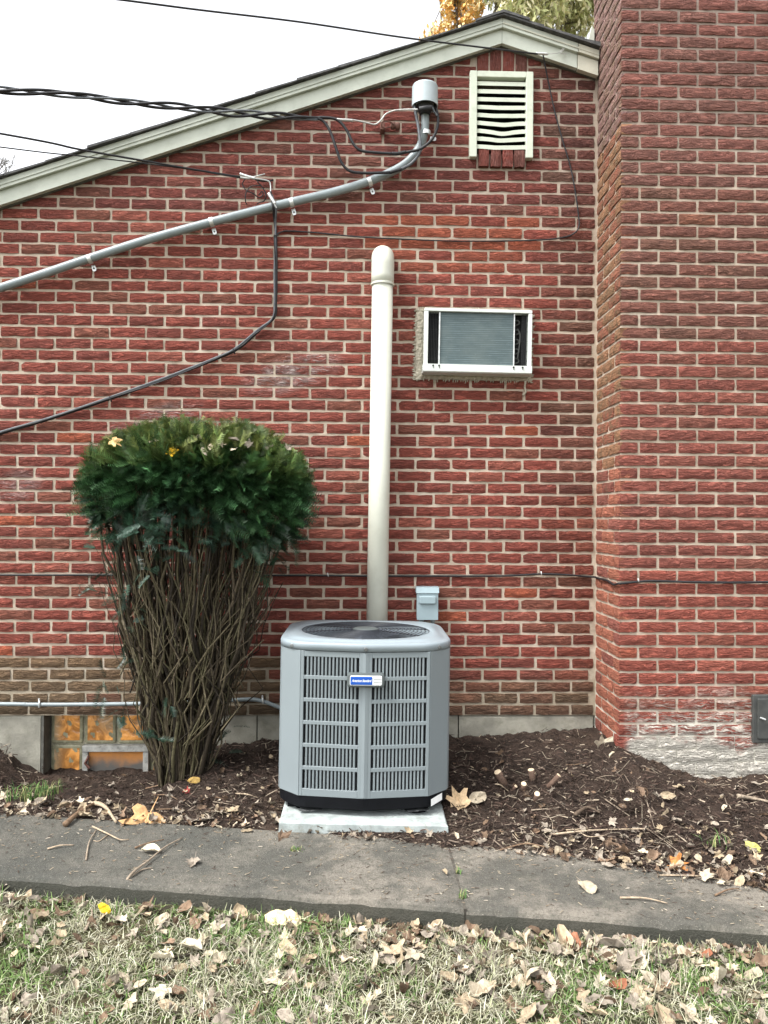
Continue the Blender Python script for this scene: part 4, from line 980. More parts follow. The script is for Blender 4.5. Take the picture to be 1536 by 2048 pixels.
# ------------------------------------------------------------------ basement window of glass blocks
t = thing('basement_window', ((wx0+wx1)/2, .1, wz0), 'glass block basement window glowing orange behind the bush, with small vent hopper', 'window')
gy = .11; bw_ = .196; top = .004
mm = MB(); mm.box((wx0, .012, wz0-.05), (wx0+.014, gy+.09, top-.002)); mm.build('jamb', 'jamb', t)
mm = MB(); mm.box((wx1-.014, .012, wz0-.05), (wx1, gy+.09, top-.002)); mm.build('jamb', 'jamb', t)
mm = MB(); mm.box((wx0+.0145, gy+.012, wz0-.05), (wx1-.0145, gy+.07, top-.003)); mm.build('mortar_bed', 'grout', t)
bl = (wx1-wx0-.028)/4
def gblock(i, j):
    a = wx0+.014+bl*i+.005; b = a+bl-.010; z1_ = top-.004-j*.196; z0_ = z1_-.186
    mm = MB(); mm.rbox((a, gy, z0_), (b, gy+.05, z1_), .012, 3); g = mm.build('glass_block', 'blockrim', t)
    mm = MB(); V = []; n_ = 9
    for ii in range(n_):
        for jj in range(n_):
            x = a+.018+(b-a-.036)*ii/(n_-1); z = z0_+.018+(z1_-z0_-.036)*jj/(n_-1); V.append((x, gy-.0012-.002*math.sin(ii*1.1+i*2+jj*.5)*math.sin(jj*.9+j), z))
    mm.add(V, [(ii*n_+jj, (ii+1)*n_+jj, (ii+1)*n_+jj+1, ii*n_+jj+1) for ii in range(n_-1) for jj in range(n_-1)]); mm.f = [f for f in mm.f]; mm.build('wavy_face', 'glassblock', g, True)
for i in range(4): gblock(i, 0)
gblock(0, 1); gblock(3, 1)
ha, hb = wx0+.014+bl+.001, wx0+.014+3*bl-.001; hz1, hz0 = top-.004-.192, top-.004-.40
def hb_(name, a, b, mat, p, r=.004): mm = MB(); mm.rbox(a, b, r); return mm.build(name, mat, p)
hop = hb_('hopper_frame', (ha, gy-.03, hz1-.036), (hb, gy+.01, hz1), 'hopper', t)
hb_('frame_side', (ha, gy-.025, hz0), (ha+.032, gy+.01, hz1-.0365), 'hopper', hop); hb_('frame_side', (hb-.032, gy-.025, hz0), (hb, gy+.01, hz1-.0365), 'hopper', hop)
hb_('frame_sill', (ha+.0325, gy-.025, hz0), (hb-.0325, gy+.01, hz0+.03), 'hopper', hop)
hb_('pane', (ha+.030, gy-.006, hz0+.028), (hb-.030, gy+.004, hz1-.034), 'hopper_pane', hop, .002)
mm = MB(); mm.tube([(ha+.04, gy-.03, hz1-.06), (ha+.02, gy-.032, hz1-.10), (ha+.045, gy-.03, hz1-.13)], .008, 6); mm.build('latch', 'rust', hop)

# ------------------------------------------------------------------ yew bush
bx_, by_ = P(360, 1545, -.40).x, -.40; bz_ = bed_z(bx_, by_)-.01
bush = thing('yew_bush', (bx_, by_, bz_), 'tall yew bush with bare fanning stems and a flat clipped dark green top', 'bush')
CXB, CYB = -.845, -.455
HWX, HWY = .545, .38
def crown_top(u_): return 1.585-.19*abs(u_)**2.4-.03*N3(u_*3, 1.1)
def crown_bot(u_, v_=0): return interp(u_, [(-1, 1.20), (-.6, 1.20), (-.25, 1.24), (.1, 1.25), (.4, 1.13), (.75, 1.07), (1, 1.16)])+.03*N3(u_*5, v_*5, 2)
def stem_path(ang, rad_, u_, v_, ztop, wob, seed):
    """from the crown of the root, leaning out, then up to (u, v) under the foliage"""
    b = Vector((bx_+rad_*math.cos(ang)*1.05, by_+rad_*math.sin(ang)*.8, bz_-.02))
    e = Vector((CXB-.02+u_*HWX*.94, CYB+v_*HWY*.85, ztop)); pts = []
    for i in range(10):
        t_ = i/9; s_ = t_**1.0
        p = Vector((b.x+(e.x-b.x)*s_, b.y+(e.y-b.y)*s_, b.z+(e.z-b.z)*t_))
        a = math.sin(math.pi*t_)*wob
        p += Vector((N3(seed*3.1, t_*4.2)+.4*N3(seed*2.3, t_*11), N3(seed*1.7+9, t_*4.2)+.4*N3(seed*2.9, t_*11), 0))*a; pts.append(p)
    return pts
qb = random.Random(21)
STC = [(.075, .060, .040), (.042, .034, .024), (.115, .098, .062), (.03, .025, .019), (.088, .080, .045)]
for i in range(84):
    u_ = -1+2*((i*0.618) % 1); v_ = qb.uniform(-1, .8); lim = math.sqrt(max(0, 1-.5*u_*u_)); v_ *= lim
    pp = smooth_path(stem_path(math.atan2(v_, u_), qb.uniform(.02, .115), u_*qb.uniform(.8, 1), v_, crown_bot(u_)+qb.uniform(.0, .2), .10, i), 2)
    r0 = qb.choice([.016, .013, .011, .010, .009, .008]); L = len(pp)
    mm = MB(); mm.tube(pp, [r0*(1-.62*k2/(L-1))*(1+.16*N3(k2*.8, i*3.3)) for k2 in range(L)], 6, True, STC[i % 5])
    for f_ in range(qb.choice([1, 2, 2])):                   # the stem forks on its way up
        a0 = qb.randrange(L//4, 3*L//4); p = pp[a0]; off = Vector((qb.gauss(0, .045), qb.gauss(-.01, .04), 0)); hgt = (pp[-1].z-p.z)*qb.uniform(.7, 1); br = []
        for k2 in range(7): t_ = k2/6; br.append(p+(pp[-1]-p)*t_*(hgt/max(.01, pp[-1].z-p.z))+off*t_**.8+Vector((N3(i+f_*5, t_*5), N3(i*2, t_*5), 0))*.03*math.sin(math.pi*t_))
        mm.tube(br, [r0*.55*(1-.6*k2/6) for k2 in range(7)], 5, True, STC[(i+f_) % 5])
    mm.build('stem', 'bark', bush, True)
mm = MB(); 
for i in range(260):
    u_ = qb.uniform(-1, 1); v_ = qb.uniform(-1.0, .75)*math.sqrt(1-.5*u_*u_)
    pp = stem_path(math.atan2(v_, u_), qb.uniform(.03, .12), u_*qb.uniform(.75, 1.02), v_, qb.uniform(.75, 1.3), .17, 100+i)
    a0 = qb.choice([0, 0, 1, 2, 3, 4]); pp = pp[a0:qb.choice([10, 10, 9, 8])]
    r0 = qb.uniform(.0024, .0055); L = len(pp); mm.tube(pp, [r0*(1-.6*k2/(L-1)) for k2 in range(L)], 4, True, STC[i % 5])
    if qb.random() < .5:                                     # a side twig
        p = pp[len(pp)//2]; d = Vector((qb.uniform(-.5, .5), qb.uniform(-.6, .2), qb.uniform(.5, 1))).normalized(); l_ = qb.uniform(.08, .25)
        mm.tube([p, p+d*l_*.5+Vector((0, 0, -.01)), p+d*l_], [.002, .0016, .0008], 4, True, STC[(i+2) % 5])
mm.build('twigs', 'bark', bush, False, 'stuff')
# foliage: flat sprays of two-ranked needles
def sprays(bases, dirs, lens, cols, npair=13, nl=.021, nw=.0032, seed=1):
    g = np.random.default_rng(seed); n_ = len(bases)
    d = dirs/np.linalg.norm(dirs, axis=1, keepdims=True)
    rv = g.normal(size=(n_, 3)); rv[:, 2] = rv[:, 2]*.35+np.where(np.abs(d[:, 2]) < .8, 1.0, 0); s_ = np.cross(d, rv); s_ /= np.linalg.norm(s_, axis=1, keepdims=True); nn_ = np.cross(s_, d)
    Vs = []; Cs = []
    for k2 in range(npair):
        f = .12+.88*k2/(npair-1)
        c_ = bases+d*(lens*f)[:, None]+nn_*((-.18*lens*f*f))[:, None]
        ln = nl*(1-.35*abs(2*f-1.0)**2)
        for sg in (-1, 1):
            dv = s_*sg*.86+d*.52+nn_*(.20+g.normal(size=(n_, 1))*.12); dv /= np.linalg.norm(dv, axis=1, keepdims=True)
            L_ = ln*g.uniform(.8, 1.15, (n_, 1)); wv = d*nw*.5
            Vs += [c_-wv, c_+wv, c_+dv*L_+wv*.3]
            cc = cols*g.uniform(.8, 1.2, (n_, 1)); Cs += [cc, cc, cc*1.1]
    V = np.stack(Vs, 1).reshape(-1, 3); C = np.clip(np.stack(Cs, 1).reshape(-1, 3), 0, 1)
    return V, np.arange(len(V)).reshape(-1, 3), C
g = np.random.default_rng(3); NB = 5200
B_, D_, L_, C_ = [], [], [], []
while len(B_) < NB:
    u_ = g.uniform(-1, 1); v_ = g.uniform(-1, 1)
    rr = abs(u_)**2.6+abs(v_)**2.6
    if rr > 1: continue
    tp, bt = crown_top(max(-1, min(1, u_)))-.14*abs(v_)**2.5, crown_bot(u_, v_)
    w_ = g.uniform(0, 1)
    edge = rr**(1/2.6)
    if edge < .72 and w_ < .72 and g.random() < .72: continue            # hollow inside
    if w_ < .25 and g.random() < .45: continue
    hole = fbm(u_*3.2, v_*3.2, w_*2.4, 2)
    if hole < -.14: continue
    x = CXB+u_*HWX; y = CYB+v_*HWY; z = bt+(tp-bt)*w_-(.05*g.random() if w_ < .2 else 0)+(.03*g.random()*g.random()*2 if w_ > .9 else 0)
    out = np.array([u_*1.1, v_*1.1-.15, 0]); 
    dv = out*(1.3 if w_ < .85 else .6)+np.array([0, 0, -.22+1.25*sst((w_-.45)/.5)*w_])+g.normal(size=3)*.38
    B_.append((x, y, z)); D_.append(dv); L_.append(g.uniform(.08, .16)*(1.1 if w_ < .5 else .8))
    t_ = g.random()
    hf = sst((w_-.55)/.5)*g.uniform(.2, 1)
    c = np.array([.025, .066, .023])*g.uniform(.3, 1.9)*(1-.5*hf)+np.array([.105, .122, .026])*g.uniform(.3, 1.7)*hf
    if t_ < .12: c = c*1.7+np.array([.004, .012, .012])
    C_.append(c)
for _ in range(420):
    u_ = g.uniform(-1, 1); v_ = -math.sqrt(max(.02, 1-abs(u_)**2.2))*g.uniform(.2, 1); dz = abs(g.normal(0, .09))
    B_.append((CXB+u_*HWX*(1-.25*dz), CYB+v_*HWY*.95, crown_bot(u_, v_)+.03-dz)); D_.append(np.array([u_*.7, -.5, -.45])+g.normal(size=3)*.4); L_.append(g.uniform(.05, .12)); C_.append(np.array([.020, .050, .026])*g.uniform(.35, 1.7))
for _ in range(260):                                         # stray untrimmed shoots standing out of the outline
    a_ = g.uniform(0, 2*math.pi); u_, v_ = math.cos(a_)*g.uniform(.3, 1.02), math.sin(a_)*g.uniform(.3, 1.0)
    up_ = abs(u_) < .8; z_ = crown_top(max(-1, min(1, u_)))-.14*abs(v_)**2.5+g.uniform(-.01, .035) if up_ else g.uniform(1.15, 1.45)
    B_.append((CXB+u_*HWX, CYB+v_*HWY, z_)); D_.append(np.array([u_*.6, v_*.6, 1.0 if up_ else .2])+g.normal(size=3)*.35); L_.append(g.uniform(.05, .11)); C_.append(np.array([.10, .12, .03])*g.uniform(.4, 1.4))
B_, D_, L_, C_ = map(np.array, (B_, D_, L_, C_))
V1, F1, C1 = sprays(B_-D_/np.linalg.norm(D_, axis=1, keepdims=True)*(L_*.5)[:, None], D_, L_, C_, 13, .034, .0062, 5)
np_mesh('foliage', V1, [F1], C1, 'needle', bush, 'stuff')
# green tufts low on the stems
tb, td, tl, tc = [], [], [], []
for (px, py, Y, n_, sp) in ((300, 1035, -.80, 34, .06), (325, 1075, -.82, 16, .045), (345, 1100, -.82, 7, .02), (280, 1060, -.8, 10, .04), (200, 1172, -.6, 16, .035), (238, 1190, -.62, 10, .03), (250, 1205, -.62, 8, .03), (225, 1150, -.6, 6, .02), (255, 1250, -.62, 6, .03), (215, 1375, -.55, 10, .05), (240, 1425, -.6, 10, .03), (310, 1475, -.6, 9, .025), (340, 1400, -.62, 6, .025), (180, 1000, -.6, 14, .05), (530, 1130, -.6, 7, .03), (430, 1500, -.35, 7, .035), (460, 1470, -.3, 6, .04), (600, 1070, -.5, 5, .03), (370, 1040, -.78, 22, .07), (420, 1060, -.75, 14, .06), (480, 1075, -.7, 16, .05), (240, 1040, -.7, 16, .05), (290, 1120, -.75, 12, .05), (210, 1100, -.65, 8, .04), (260, 1320, -.6, 9, .05)):
    p = P(px, py, Y)
    for _ in range(max(3, int(n_*.6))):
        tb.append((p.x+g.normal()*sp, p.y+g.normal()*.03, p.z+g.normal()*sp*.7)); td.append((g.normal()*.8, -.4+g.normal()*.4, g.normal()*.4-.1)); tl.append(g.uniform(.05, .11)); tc.append(np.array([.020, .050, .032])*g.uniform(.5, 1.5))
V1, F1, C1 = sprays(np.array(tb), np.array(td), np.array(tl), np.array(tc), 12, .026, .005, 8)
np_mesh('lower_sprigs', V1, [F1], C1, 'needle', bush, 'stuff')

# ------------------------------------------------------------------ leaves
def leaf_mesh(kind, seed):
    ql = random.Random(seed)
    if kind == 'maple':
        half_ = [(0, 1.0), (14, .62), (24, .55), (40, .86), (52, .84), (62, .52), (82, .48), (98, .66), (115, .50), (140, .36), (165, .20)]
    elif kind == 'oval': half_ = [(0, 1.0), (15, .86), (35, .66), (60, .52), (90, .46), (120, .47), (150, .55), (172, .62)]
    else: half_ = [(0, .95), (12, .6), (22, .7), (34, .42), (50, .66), (64, .38), (88, .52), (108, .34), (140, .3), (168, .3)]
    ol = [(R(a), r_*ql.uniform(.88, 1.1)) for a, r_ in half_]+[(R(-a), r_*ql.uniform(.88, 1.1)) for a, r_ in half_[:0:-1]]
    fold = ql.uniform(.1, 1.1); curl = ql.uniform(-.2, 1.2); tw = ql.uniform(-.8, .8); ph = ql.uniform(0, 6)
    if seed in (40, 41, 42, 48): fold *= .25; curl *= .25; tw *= .3
    V = []; rings = (0, .38, .72, 1.0); n_ = len(ol)
    def put(x, y):
        r2 = math.hypot(x, y); z = fold*abs(x)*.9+curl*.42*r2*r2+tw*x*y+.17*r2*math.sin(4*math.atan2(x, y)+ph)+.16*N3(x*2.4, y*2.4, seed)
        return (x*(1-.22*fold), y*(1-.25*abs(curl)*r2), z*.75)
    V.append(put(0, 0))
    for f in rings[1:]:
        for a, r_ in ol: V.append(put(math.sin(a)*r_*f, math.cos(a)*r_*f))
    Fs = [(0, 1+i, 1+(i+1) % n_) for i in range(n_)]
    for k2 in range(2):
        o = 1+k2*n_; Fs += [(o+i, o+n_+i, o+n_+(i+1) % n_, o+(i+1) % n_) for i in range(n_)]
    # petiole
    o = len(V); pr = [put(0, -.2), put(.02, -.45)]
    V += [(-.018, -.2, pr[0][2]), (.018, -.2, pr[0][2]), (.05, -.75, pr[0][2]+.1), (.03, -.75, pr[0][2]+.1)]; Fs.append((o, o+1, o+2, o+3))
    zm = min(v[2] for v in V)
    return [(v[0], v[1], v[2]-zm) for v in V], Fs
KINDS = ['maple']*4+['oval']+['maple']*3+['oval']*4+['oak']*2+['oval']*6
LM = []; LMD = []
for i, kd in enumerate(KINDS):
    V, Fs = leaf_mesh(kd, 40+i); me = bpy.data.meshes.new('leaf'); me.from_pydata(V, [], Fs); me.materials.append(M['leafobj']); LM.append(me); LMD.append((V, Fs))
PAL = dict(tan=(.33, .265, .18), pale=(.43, .37, .275), brown=(.165, .112, .075), grey=(.255, .22, .178), yellow=(.52, .34, .05), orange=(.36, .15, .045), rust=(.22, .085, .045), cream=(.50, .45, .345))
def leaf(p, size, col, label, group=None, kind=None, tilt=.35, rz=None, tl=None, z=None):
    ql = rng; i = kind if kind is not None else ql.randrange(len(LM)); o = bpy.data.objects.new('fallen_leaf', LM[i]); COL.objects.link(o)
    o.location = p; o.rotation_euler = tl if tl else (ql.gauss(0, tilt), ql.gauss(0, tilt), 0)
    e = o.rotation_euler.to_matrix() if hasattr(o.rotation_euler, 'to_matrix') else None
    rzv = rz if rz is not None else ql.uniform(0, 6.28)
    o.rotation_euler = (Matrix.Rotation(o.rotation_euler[0], 3, 'X') @ Matrix.Rotation(o.rotation_euler[1], 3, 'Y') @ Matrix.Rotation(rzv, 3, 'Z')).to_euler()
    s_ = size*.5; o.scale = (s_, s_, s_); c = PAL[col]; j = ql.uniform(.82, 1.18); o.color = (c[0]*j, c[1]*j, c[2]*j, 1)
    return tag(o, label, 'leaf', group)
def on_ground(px, py, dz=.0): p = PZ(px, py, ground_z); p.z += dz; return p
# leaves one can point at
leaf(on_ground(294, 1640, .006), .27, 'orange', 'big orange tan maple leaf lying where walkway meets soil below the bush', kind=0, tl=(R(40), R(8), 0), rz=R(160)).color = (.48, .29, .14, 1)
leaf(on_ground(920, 1612, .006), .19, 'cream', 'large pale tan maple leaf on the soil beside the equipment pad', kind=2, tl=(R(52), R(-6), 0), rz=R(20)).color = (.60, .44, .27, 1)
leaf(on_ground(950, 1602, .012), .13, 'pale', 'curled pale leaf leaning behind the large maple leaf by the pad', kind=4, tl=(R(60), R(15), 0))
leaf(on_ground(1205, 1500, .01), .21, 'cream', 'torn pale leaf standing upright against the chimney corner', kind=3, tl=(R(76), R(14), 0), rz=R(10))
leaf(on_ground(575, 1848, .012), .165, 'cream', 'broad cream coloured leaf lying flat on the lawn edge', kind=8, tl=(R(20), 0, 0), rz=R(80)).color = (.66, .58, .36, 1)
leaf(on_ground(207, 1832, .03), .07, 'yellow', 'small bright yellow leaf upright in the grass', kind=9, tl=(R(75), R(10), 0)).color = (.66, .47, .03, 1)
leaf(on_ground(190, 1776, .01), .11, 'yellow', 'golden yellow leaf caught at the walkway edge', kind=5, tl=(R(25), 0, 0))
leaf(on_ground(883, 1820, .03), .10, 'yellow', 'orange gold leaf propped on the walkway edge beside the slab joint', kind=9, tl=(R(50), R(10), 0)).color = (.34, .20, .07, 1)
leaf(on_ground(560, 1678, .004), .12, 'brown', 'curled brown leaf standing on the walkway in front of the pad', kind=6, tl=(R(35), R(40), 0))
leaf(on_ground(298, 1705, .004), .11, 'cream', 'pale yellow leaf on the walkway next to a long twig', kind=10, tl=(R(12), 0, 0))
leaf(on_ground(388, 1726, .004), .13, 'grey', 'crumpled grey leaf lying alone on the walkway', kind=12, tl=(R(15), 0, 0))
leaf(on_ground(1145, 1895, .012), .12, 'rust', 'rusty red oak leaf among the pale leaves on the lawn', kind=11, tl=(R(25), 0, 0)).color = (.27, .12, .07, 1)
leaf(on_ground(1350, 1735, .01), .12, 'orange', 'orange tipped folded leaf at the right bed edge', kind=2, tl=(R(30), 0, 0))
leaf(on_ground(1505, 1700, .012), .10, 'yellow', 'yellow green leaf on the litter below the chimney', kind=8, tl=(R(35), 0, 0)).color = (.42, .40, .13, 1)
leaf(on_ground(375, 1588, .01), .06, 'rust', 'small red leaf on the soil under the bush', kind=3, tl=(R(40), 0, 0)).color = (.26, .04, .035, 1)
leaf(on_ground(385, 1566, .01), .09, 'yellow', 'olive brown leaf on the soil close to the bush stems', kind=9, tl=(R(35), 0, 0)).color = (.30, .20, .06, 1)
leaf(on_ground(1170, 1775, .004), .13, 'pale', 'flat pale leaf on the right walkway slab', kind=9, tl=(R(6), 0, 0))
leaf(on_ground(890, 1748, .004), .05, 'tan', 'small tan leaf near the walkway joint', kind=10, tl=(R(6), 0, 0))
for (px, py, col, c_, lb) in ((341, 904, 'yellow', (.78, .48, .03), 'bright yellow maple leaf caught on top of the bush'), (227, 884, 'tan', (.55, .36, .16), 'tan curled leaf caught on the left shoulder of the bush')):
    p = P(px, py, -.80); leaf(p, .10, col, lb, kind=1, tl=(R(55), R(10), 0)).color = (*c_, 1)
for (px, py, Y) in ((396, 877, -.7), (425, 897, -.78), (440, 886, -.74), (470, 882, -.7), (500, 890, -.72), (540, 897, -.7), (575, 898, -.62), (468, 900, -.8), (410, 905, -.82), (310, 885, -.75)):
    leaf(P(px, py, Y), rng.uniform(.06, .10), rng.choice(['pale', 'grey', 'cream']), 'pale dry leaf caught in the clipped top of the bush', 'leaves caught on the bush top', tl=(R(rng.uniform(20, 60)), R(rng.uniform(-20, 20)), 0))
# the lawn, thickest along the right half of the walk
GL = 'dry leaves scattered over the lawn'; cnt = 0
LNAME = dict(tan='tan', pale='pale beige', brown='dark brown', grey='grey brown', cream='cream', rust='rust red', orange='orange', yellow='yellow')
while cnt < 188:
    px, py = rng.uniform(-20, 1556), rng.uniform(1770, 2060); p = PZ(px, py, lawn_z)
    dy = y_near(p.x)-p.y
    if dy < .0: continue
    dens = .22+.95*math.exp(-dy/.16)*(1.0 if px > 380 else .55)+(.3 if px > 980 else 0)+.35*N3(p.x*4, p.y*4, 6)
    if rng.random() > dens: continue
    col = rng.choices(['tan', 'pale', 'brown', 'grey', 'cream', 'rust', 'orange', 'yellow'], [24, 26, 16, 24, 10, 1.2, .8, .5])[0]
    p.z += rng.uniform(.0, .018); leaf(p, rng.choice([rng.uniform(.045, .085), rng.uniform(.045, .085), rng.uniform(.08, .135)]), col, LNAME[col]+(' dry leaf in the drift along the walkway edge' if dy < .2 else ' dry leaf out on the open grass'), GL, tilt=.30); cnt += 1
GB = 'dry leaves scattered over the planting bed'; cnt = 0
while cnt < 72:
    if rng.random() < .55: px, py = rng.uniform(1060, 1556), rng.uniform(1560, 1790)
    else: px, py = rng.uniform(-20, 560), rng.uniform(1560, 1650)
    p = PZ(px, py, ground_z); ye = interp(p.x, SOIL_EDGE)
    if p.y < ye-.06 or p.y > y_house(p.x)-.03: continue
    dens = math.exp(-abs(p.y-ye)/(.16 if px > 800 else .14))
    if rng.random() > dens+.04: continue
    p.z += rng.uniform(.004, .015); col = rng.choices(['tan', 'pale', 'brown', 'grey', 'cream'], [20, 18, 22, 26, 10])[0]
    leaf(p, rng.uniform(.05, .11), col, LNAME[col]+(' dry leaf on the soil below the chimney' if px > 800 else ' dry leaf on the soil below the bush'), GB, tilt=.4); cnt += 1
# broken leaf litter too small and many to count
V_, F3, F4, C_ = [], [], [], []; vo = 0
mmL = MB()
def litter(n_, zf, area, smin, smax, cols):
    c = 0
    while c < n_:
        px, py = rng.uniform(*area[:2]), rng.uniform(*area[2:4]); p = PZ(px, py, zf)
        if not area[4](p): continue
        V, Fs = LMD[rng.randrange(len(LMD))]; s_ = rng.uniform(smin, smax)*.5
        Mx = (Matrix.Rotation(rng.gauss(0, .5), 3, 'X') @ Matrix.Rotation(rng.gauss(0, .5), 3, 'Y') @ Matrix.Rotation(rng.uniform(0, 6.28), 3, 'Z'))
        cc = PAL[rng.choice(cols)]; j = rng.uniform(.6, 1.2); z_ = rng.uniform(.0, .014)
        mmL.add([tuple(Vector((p.x, p.y, p.z+z_))+Mx @ Vector(v)*s_) for v in V], Fs, (cc[0]*j, cc[1]*j, cc[2]*j)); c += 1
def edge_ok(p):
    dy = y_near(p.x)-p.y; return dy > -.0 and rng.random() < .03+math.exp(-dy/.10)*(1 if p.x > 0 else .45)
litter(560, lawn_z, (-60, 1600, 1765, 2070, edge_ok), .03, .10, ['tan', 'pale', 'brown', 'grey', 'grey', 'brown'])
def bed_ok(p):
    ye = interp(p.x, SOIL_EDGE); return p.y < y_house(p.x)-.02 and p.y > ye-.07 and rng.random() < .06+math.exp(-abs(p.y-ye-.04)/.15)*(1 if p.x > .6 or p.x < -.5 else .22)
litter(760, ground_z, (-60, 1600, 1500, 1800, bed_ok), .018, .07, ['tan', 'grey', 'brown', 'brown', 'grey', 'pale'])
o = mmL.build('leaf_litter', 'leafjoin', None, False, 'stuff'); o['label'] = 'broken brown leaf litter along the walkway and bed edges'; o['category'] = 'leaf litter'

# ------------------------------------------------------------------ grass
NG = 88000; g = np.random.default_rng(9)
xs_ = g.uniform(-2.3, 2.3, NG*2); ys_ = g.uniform(-3.0, -1.42, NG*2)
cid = g.integers(0, 5200, NG*2); ccx = g.uniform(-2.3, 2.3, 5200); ccy = g.uniform(-3.0, -1.42, 5200); inc = g.uniform(0, 1, NG*2) < .62
xs_ = np.where(inc, ccx[cid]+g.normal(0, .013, NG*2), xs_); ys_ = np.where(inc, ccy[cid]+g.normal(0, .013, NG*2), ys_)
keep = ys_ < (-1.696-.1284*xs_)-.004
xs_, ys_ = xs_[keep], ys_[keep]
cl = np.array([fbm(x*2.3, y*2.3, 3.3, 3) for x, y in zip(xs_, ys_)])
keep = g.uniform(0, 1, len(xs_)) < np.clip(.80+cl*.9, .12, 1); xs_, ys_, cl = xs_[keep][:NG], ys_[keep][:NG], cl[keep][:NG]
zs_ = np.array([lawn_z(x, y) for x, y in zip(xs_, ys_)])-.006
n_ = len(xs_); az = g.uniform(0, 2*np.pi, n_); tilt = np.clip(np.abs(g.normal(.92, .36, n_)), .05, 1.45); Ln = g.uniform(.02, .058, n_)*(1+.35*cl)*np.clip(.45+((-1.696-.1284*xs_)-ys_)/.12, .45, 1); wd = g.uniform(.0011, .0024, n_)
hx, hy = np.cos(az), np.sin(az); sx_, sy_ = -hy, hx
Vg = []
for f, tm in ((0, 0), (.5, .45), (1, 1)):
    tt = tilt*(.55+.9*tm); rr = Ln*f*np.sin(np.clip(tt, 0, 1.5)); hh = Ln*f*np.cos(np.clip(tt, 0, 1.5))
    c0 = np.stack([xs_+hx*rr, ys_+hy*rr, zs_+hh], 1); ww = (wd*(1-.75*f))[:, None]*np.stack([sx_, sy_, np.zeros(n_)], 1)
    Vg += [c0-ww, c0+ww]
Vg = np.stack(Vg, 1).reshape(-1, 3); b0 = np.arange(n_)[:, None]*6
Fg = np.concatenate([b0+np.array([[0, 1, 3, 2]]), b0+np.array([[2, 3, 5, 4]])])
green = np.clip(.27+np.array([fbm(x*4.1, y*4.1, 7.7, 3) for x, y in zip(xs_, ys_)])*.9, .02, .85)
isg = g.uniform(0, 1, n_) < green
straw = np.array([[.40, .39, .285], [.31, .295, .20], [.47, .46, .36], [.21, .195, .135], [.29, .31, .18]])[g.integers(0, 5, n_)]
gr = np.array([[.09, .17, .04], [.125, .20, .055], [.17, .22, .09], [.07, .135, .035]])[g.integers(0, 4, n_)]
Cg = np.where(isg[:, None], gr, straw)*g.uniform(.7, 1.25, (n_, 1))
o = np_mesh('grass', Vg, [Fg], np.repeat(Cg, 6, 0), 'blade', None, 'stuff'); o['label'] = 'short straw coloured autumn grass with green patches'; o['category'] = 'grass'
# a tuft of green grass at the bed edge and little blades in the joint
mm = MB()
for (px, py, n_, sp, hgt) in ((55, 1600, 120, .05, .085), (100, 1588, 60, .03, .08), (1435, 1695, 30, .04, .06), (915, 1745, 14, .006, .03), (924, 1795, 18, .008, .035), (590, 1702, 26, .012, .022), (600, 1698, 18, .012, .02)):
    for _ in range(n_):
        p = PZ(px, py, ground_z)+Vector((rng.gauss(0, sp), rng.gauss(0, sp*.5), -.004)); a = rng.uniform(0, 6.28); t_ = rng.uniform(.1, .9); l_ = hgt*rng.uniform(.5, 1.2)
        h = Vector((math.cos(a), math.sin(a), 0)); s_ = Vector((-h.y, h.x, 0))*.0017
        p1 = p+h*l_*.4*t_+Vector((0, 0, l_*.6)); p2 = p+h*l_*t_*1.1+Vector((0, 0, l_*(1-.4*t_)))
        mm.add([p-s_, p+s_, p1+s_*.8, p1-s_*.8, p2], [(0, 1, 2, 3), (3, 2, 4)], rng.choice([(.10, .2, .05), (.07, .15, .05), (.3, .3, .13), (.14, .24, .07)]))
o = mm.build('grass_tufts', 'blade', None, False, 'stuff'); o['label'] = 'green weed tufts at the bed edge and walkway joint'; o['category'] = 'grass'

# ------------------------------------------------------------------ mulch chips, flecks on the concrete
mm = MB(); cnt = 0
CH = [(.045, .032, .025), (.085, .062, .048), (.026, .019, .016), (.17, .135, .105), (.065, .042, .033), (.32, .265, .20)]
while cnt < 11000:
    px, py = rng.uniform(-80, 1620), rng.uniform(1455, 1790); p = PZ(px, py, bed_z); ye = interp(p.x, SOIL_EDGE)
    if p.y < ye-.05 or p.y > y_house(p.x)-.004 or (-.36 < p.x < .38 and -1.1 < p.y < -.24): 
        if not (p.y < 0 and px < 1200 and rng.random() < .0): continue
    l_ = rng.choice([.010, .015, .022, .035, .055])*rng.uniform(.6, 1.3); w_ = rng.uniform(.0018, .0065); a = rng.uniform(0, 3.14); up_ = rng.gauss(0, .35)
    d = Vector((math.cos(a)*math.cos(up_), math.sin(a)*math.cos(up_), math.sin(up_)))*l_*.5; s_ = Vector((-math.sin(a), math.cos(a), rng.gauss(0, .5)))*w_*.5; h = Vector((0, 0, w_*.6))
    c = p+Vector((0, 0, rng.uniform(0, .008))); k_ = CH[rng.choices(range(6), [24, 18, 26, 9, 18, 4])[0]]
    mm.add([c-d-s_, c-d+s_, c+d+s_*.6, c+d-s_*.6, c-d*.6+h, c+d*.7+h], [(0, 4, 5, 3), (4, 1, 2, 5), (0, 1, 4), (3, 5, 2)], k_); cnt += 1
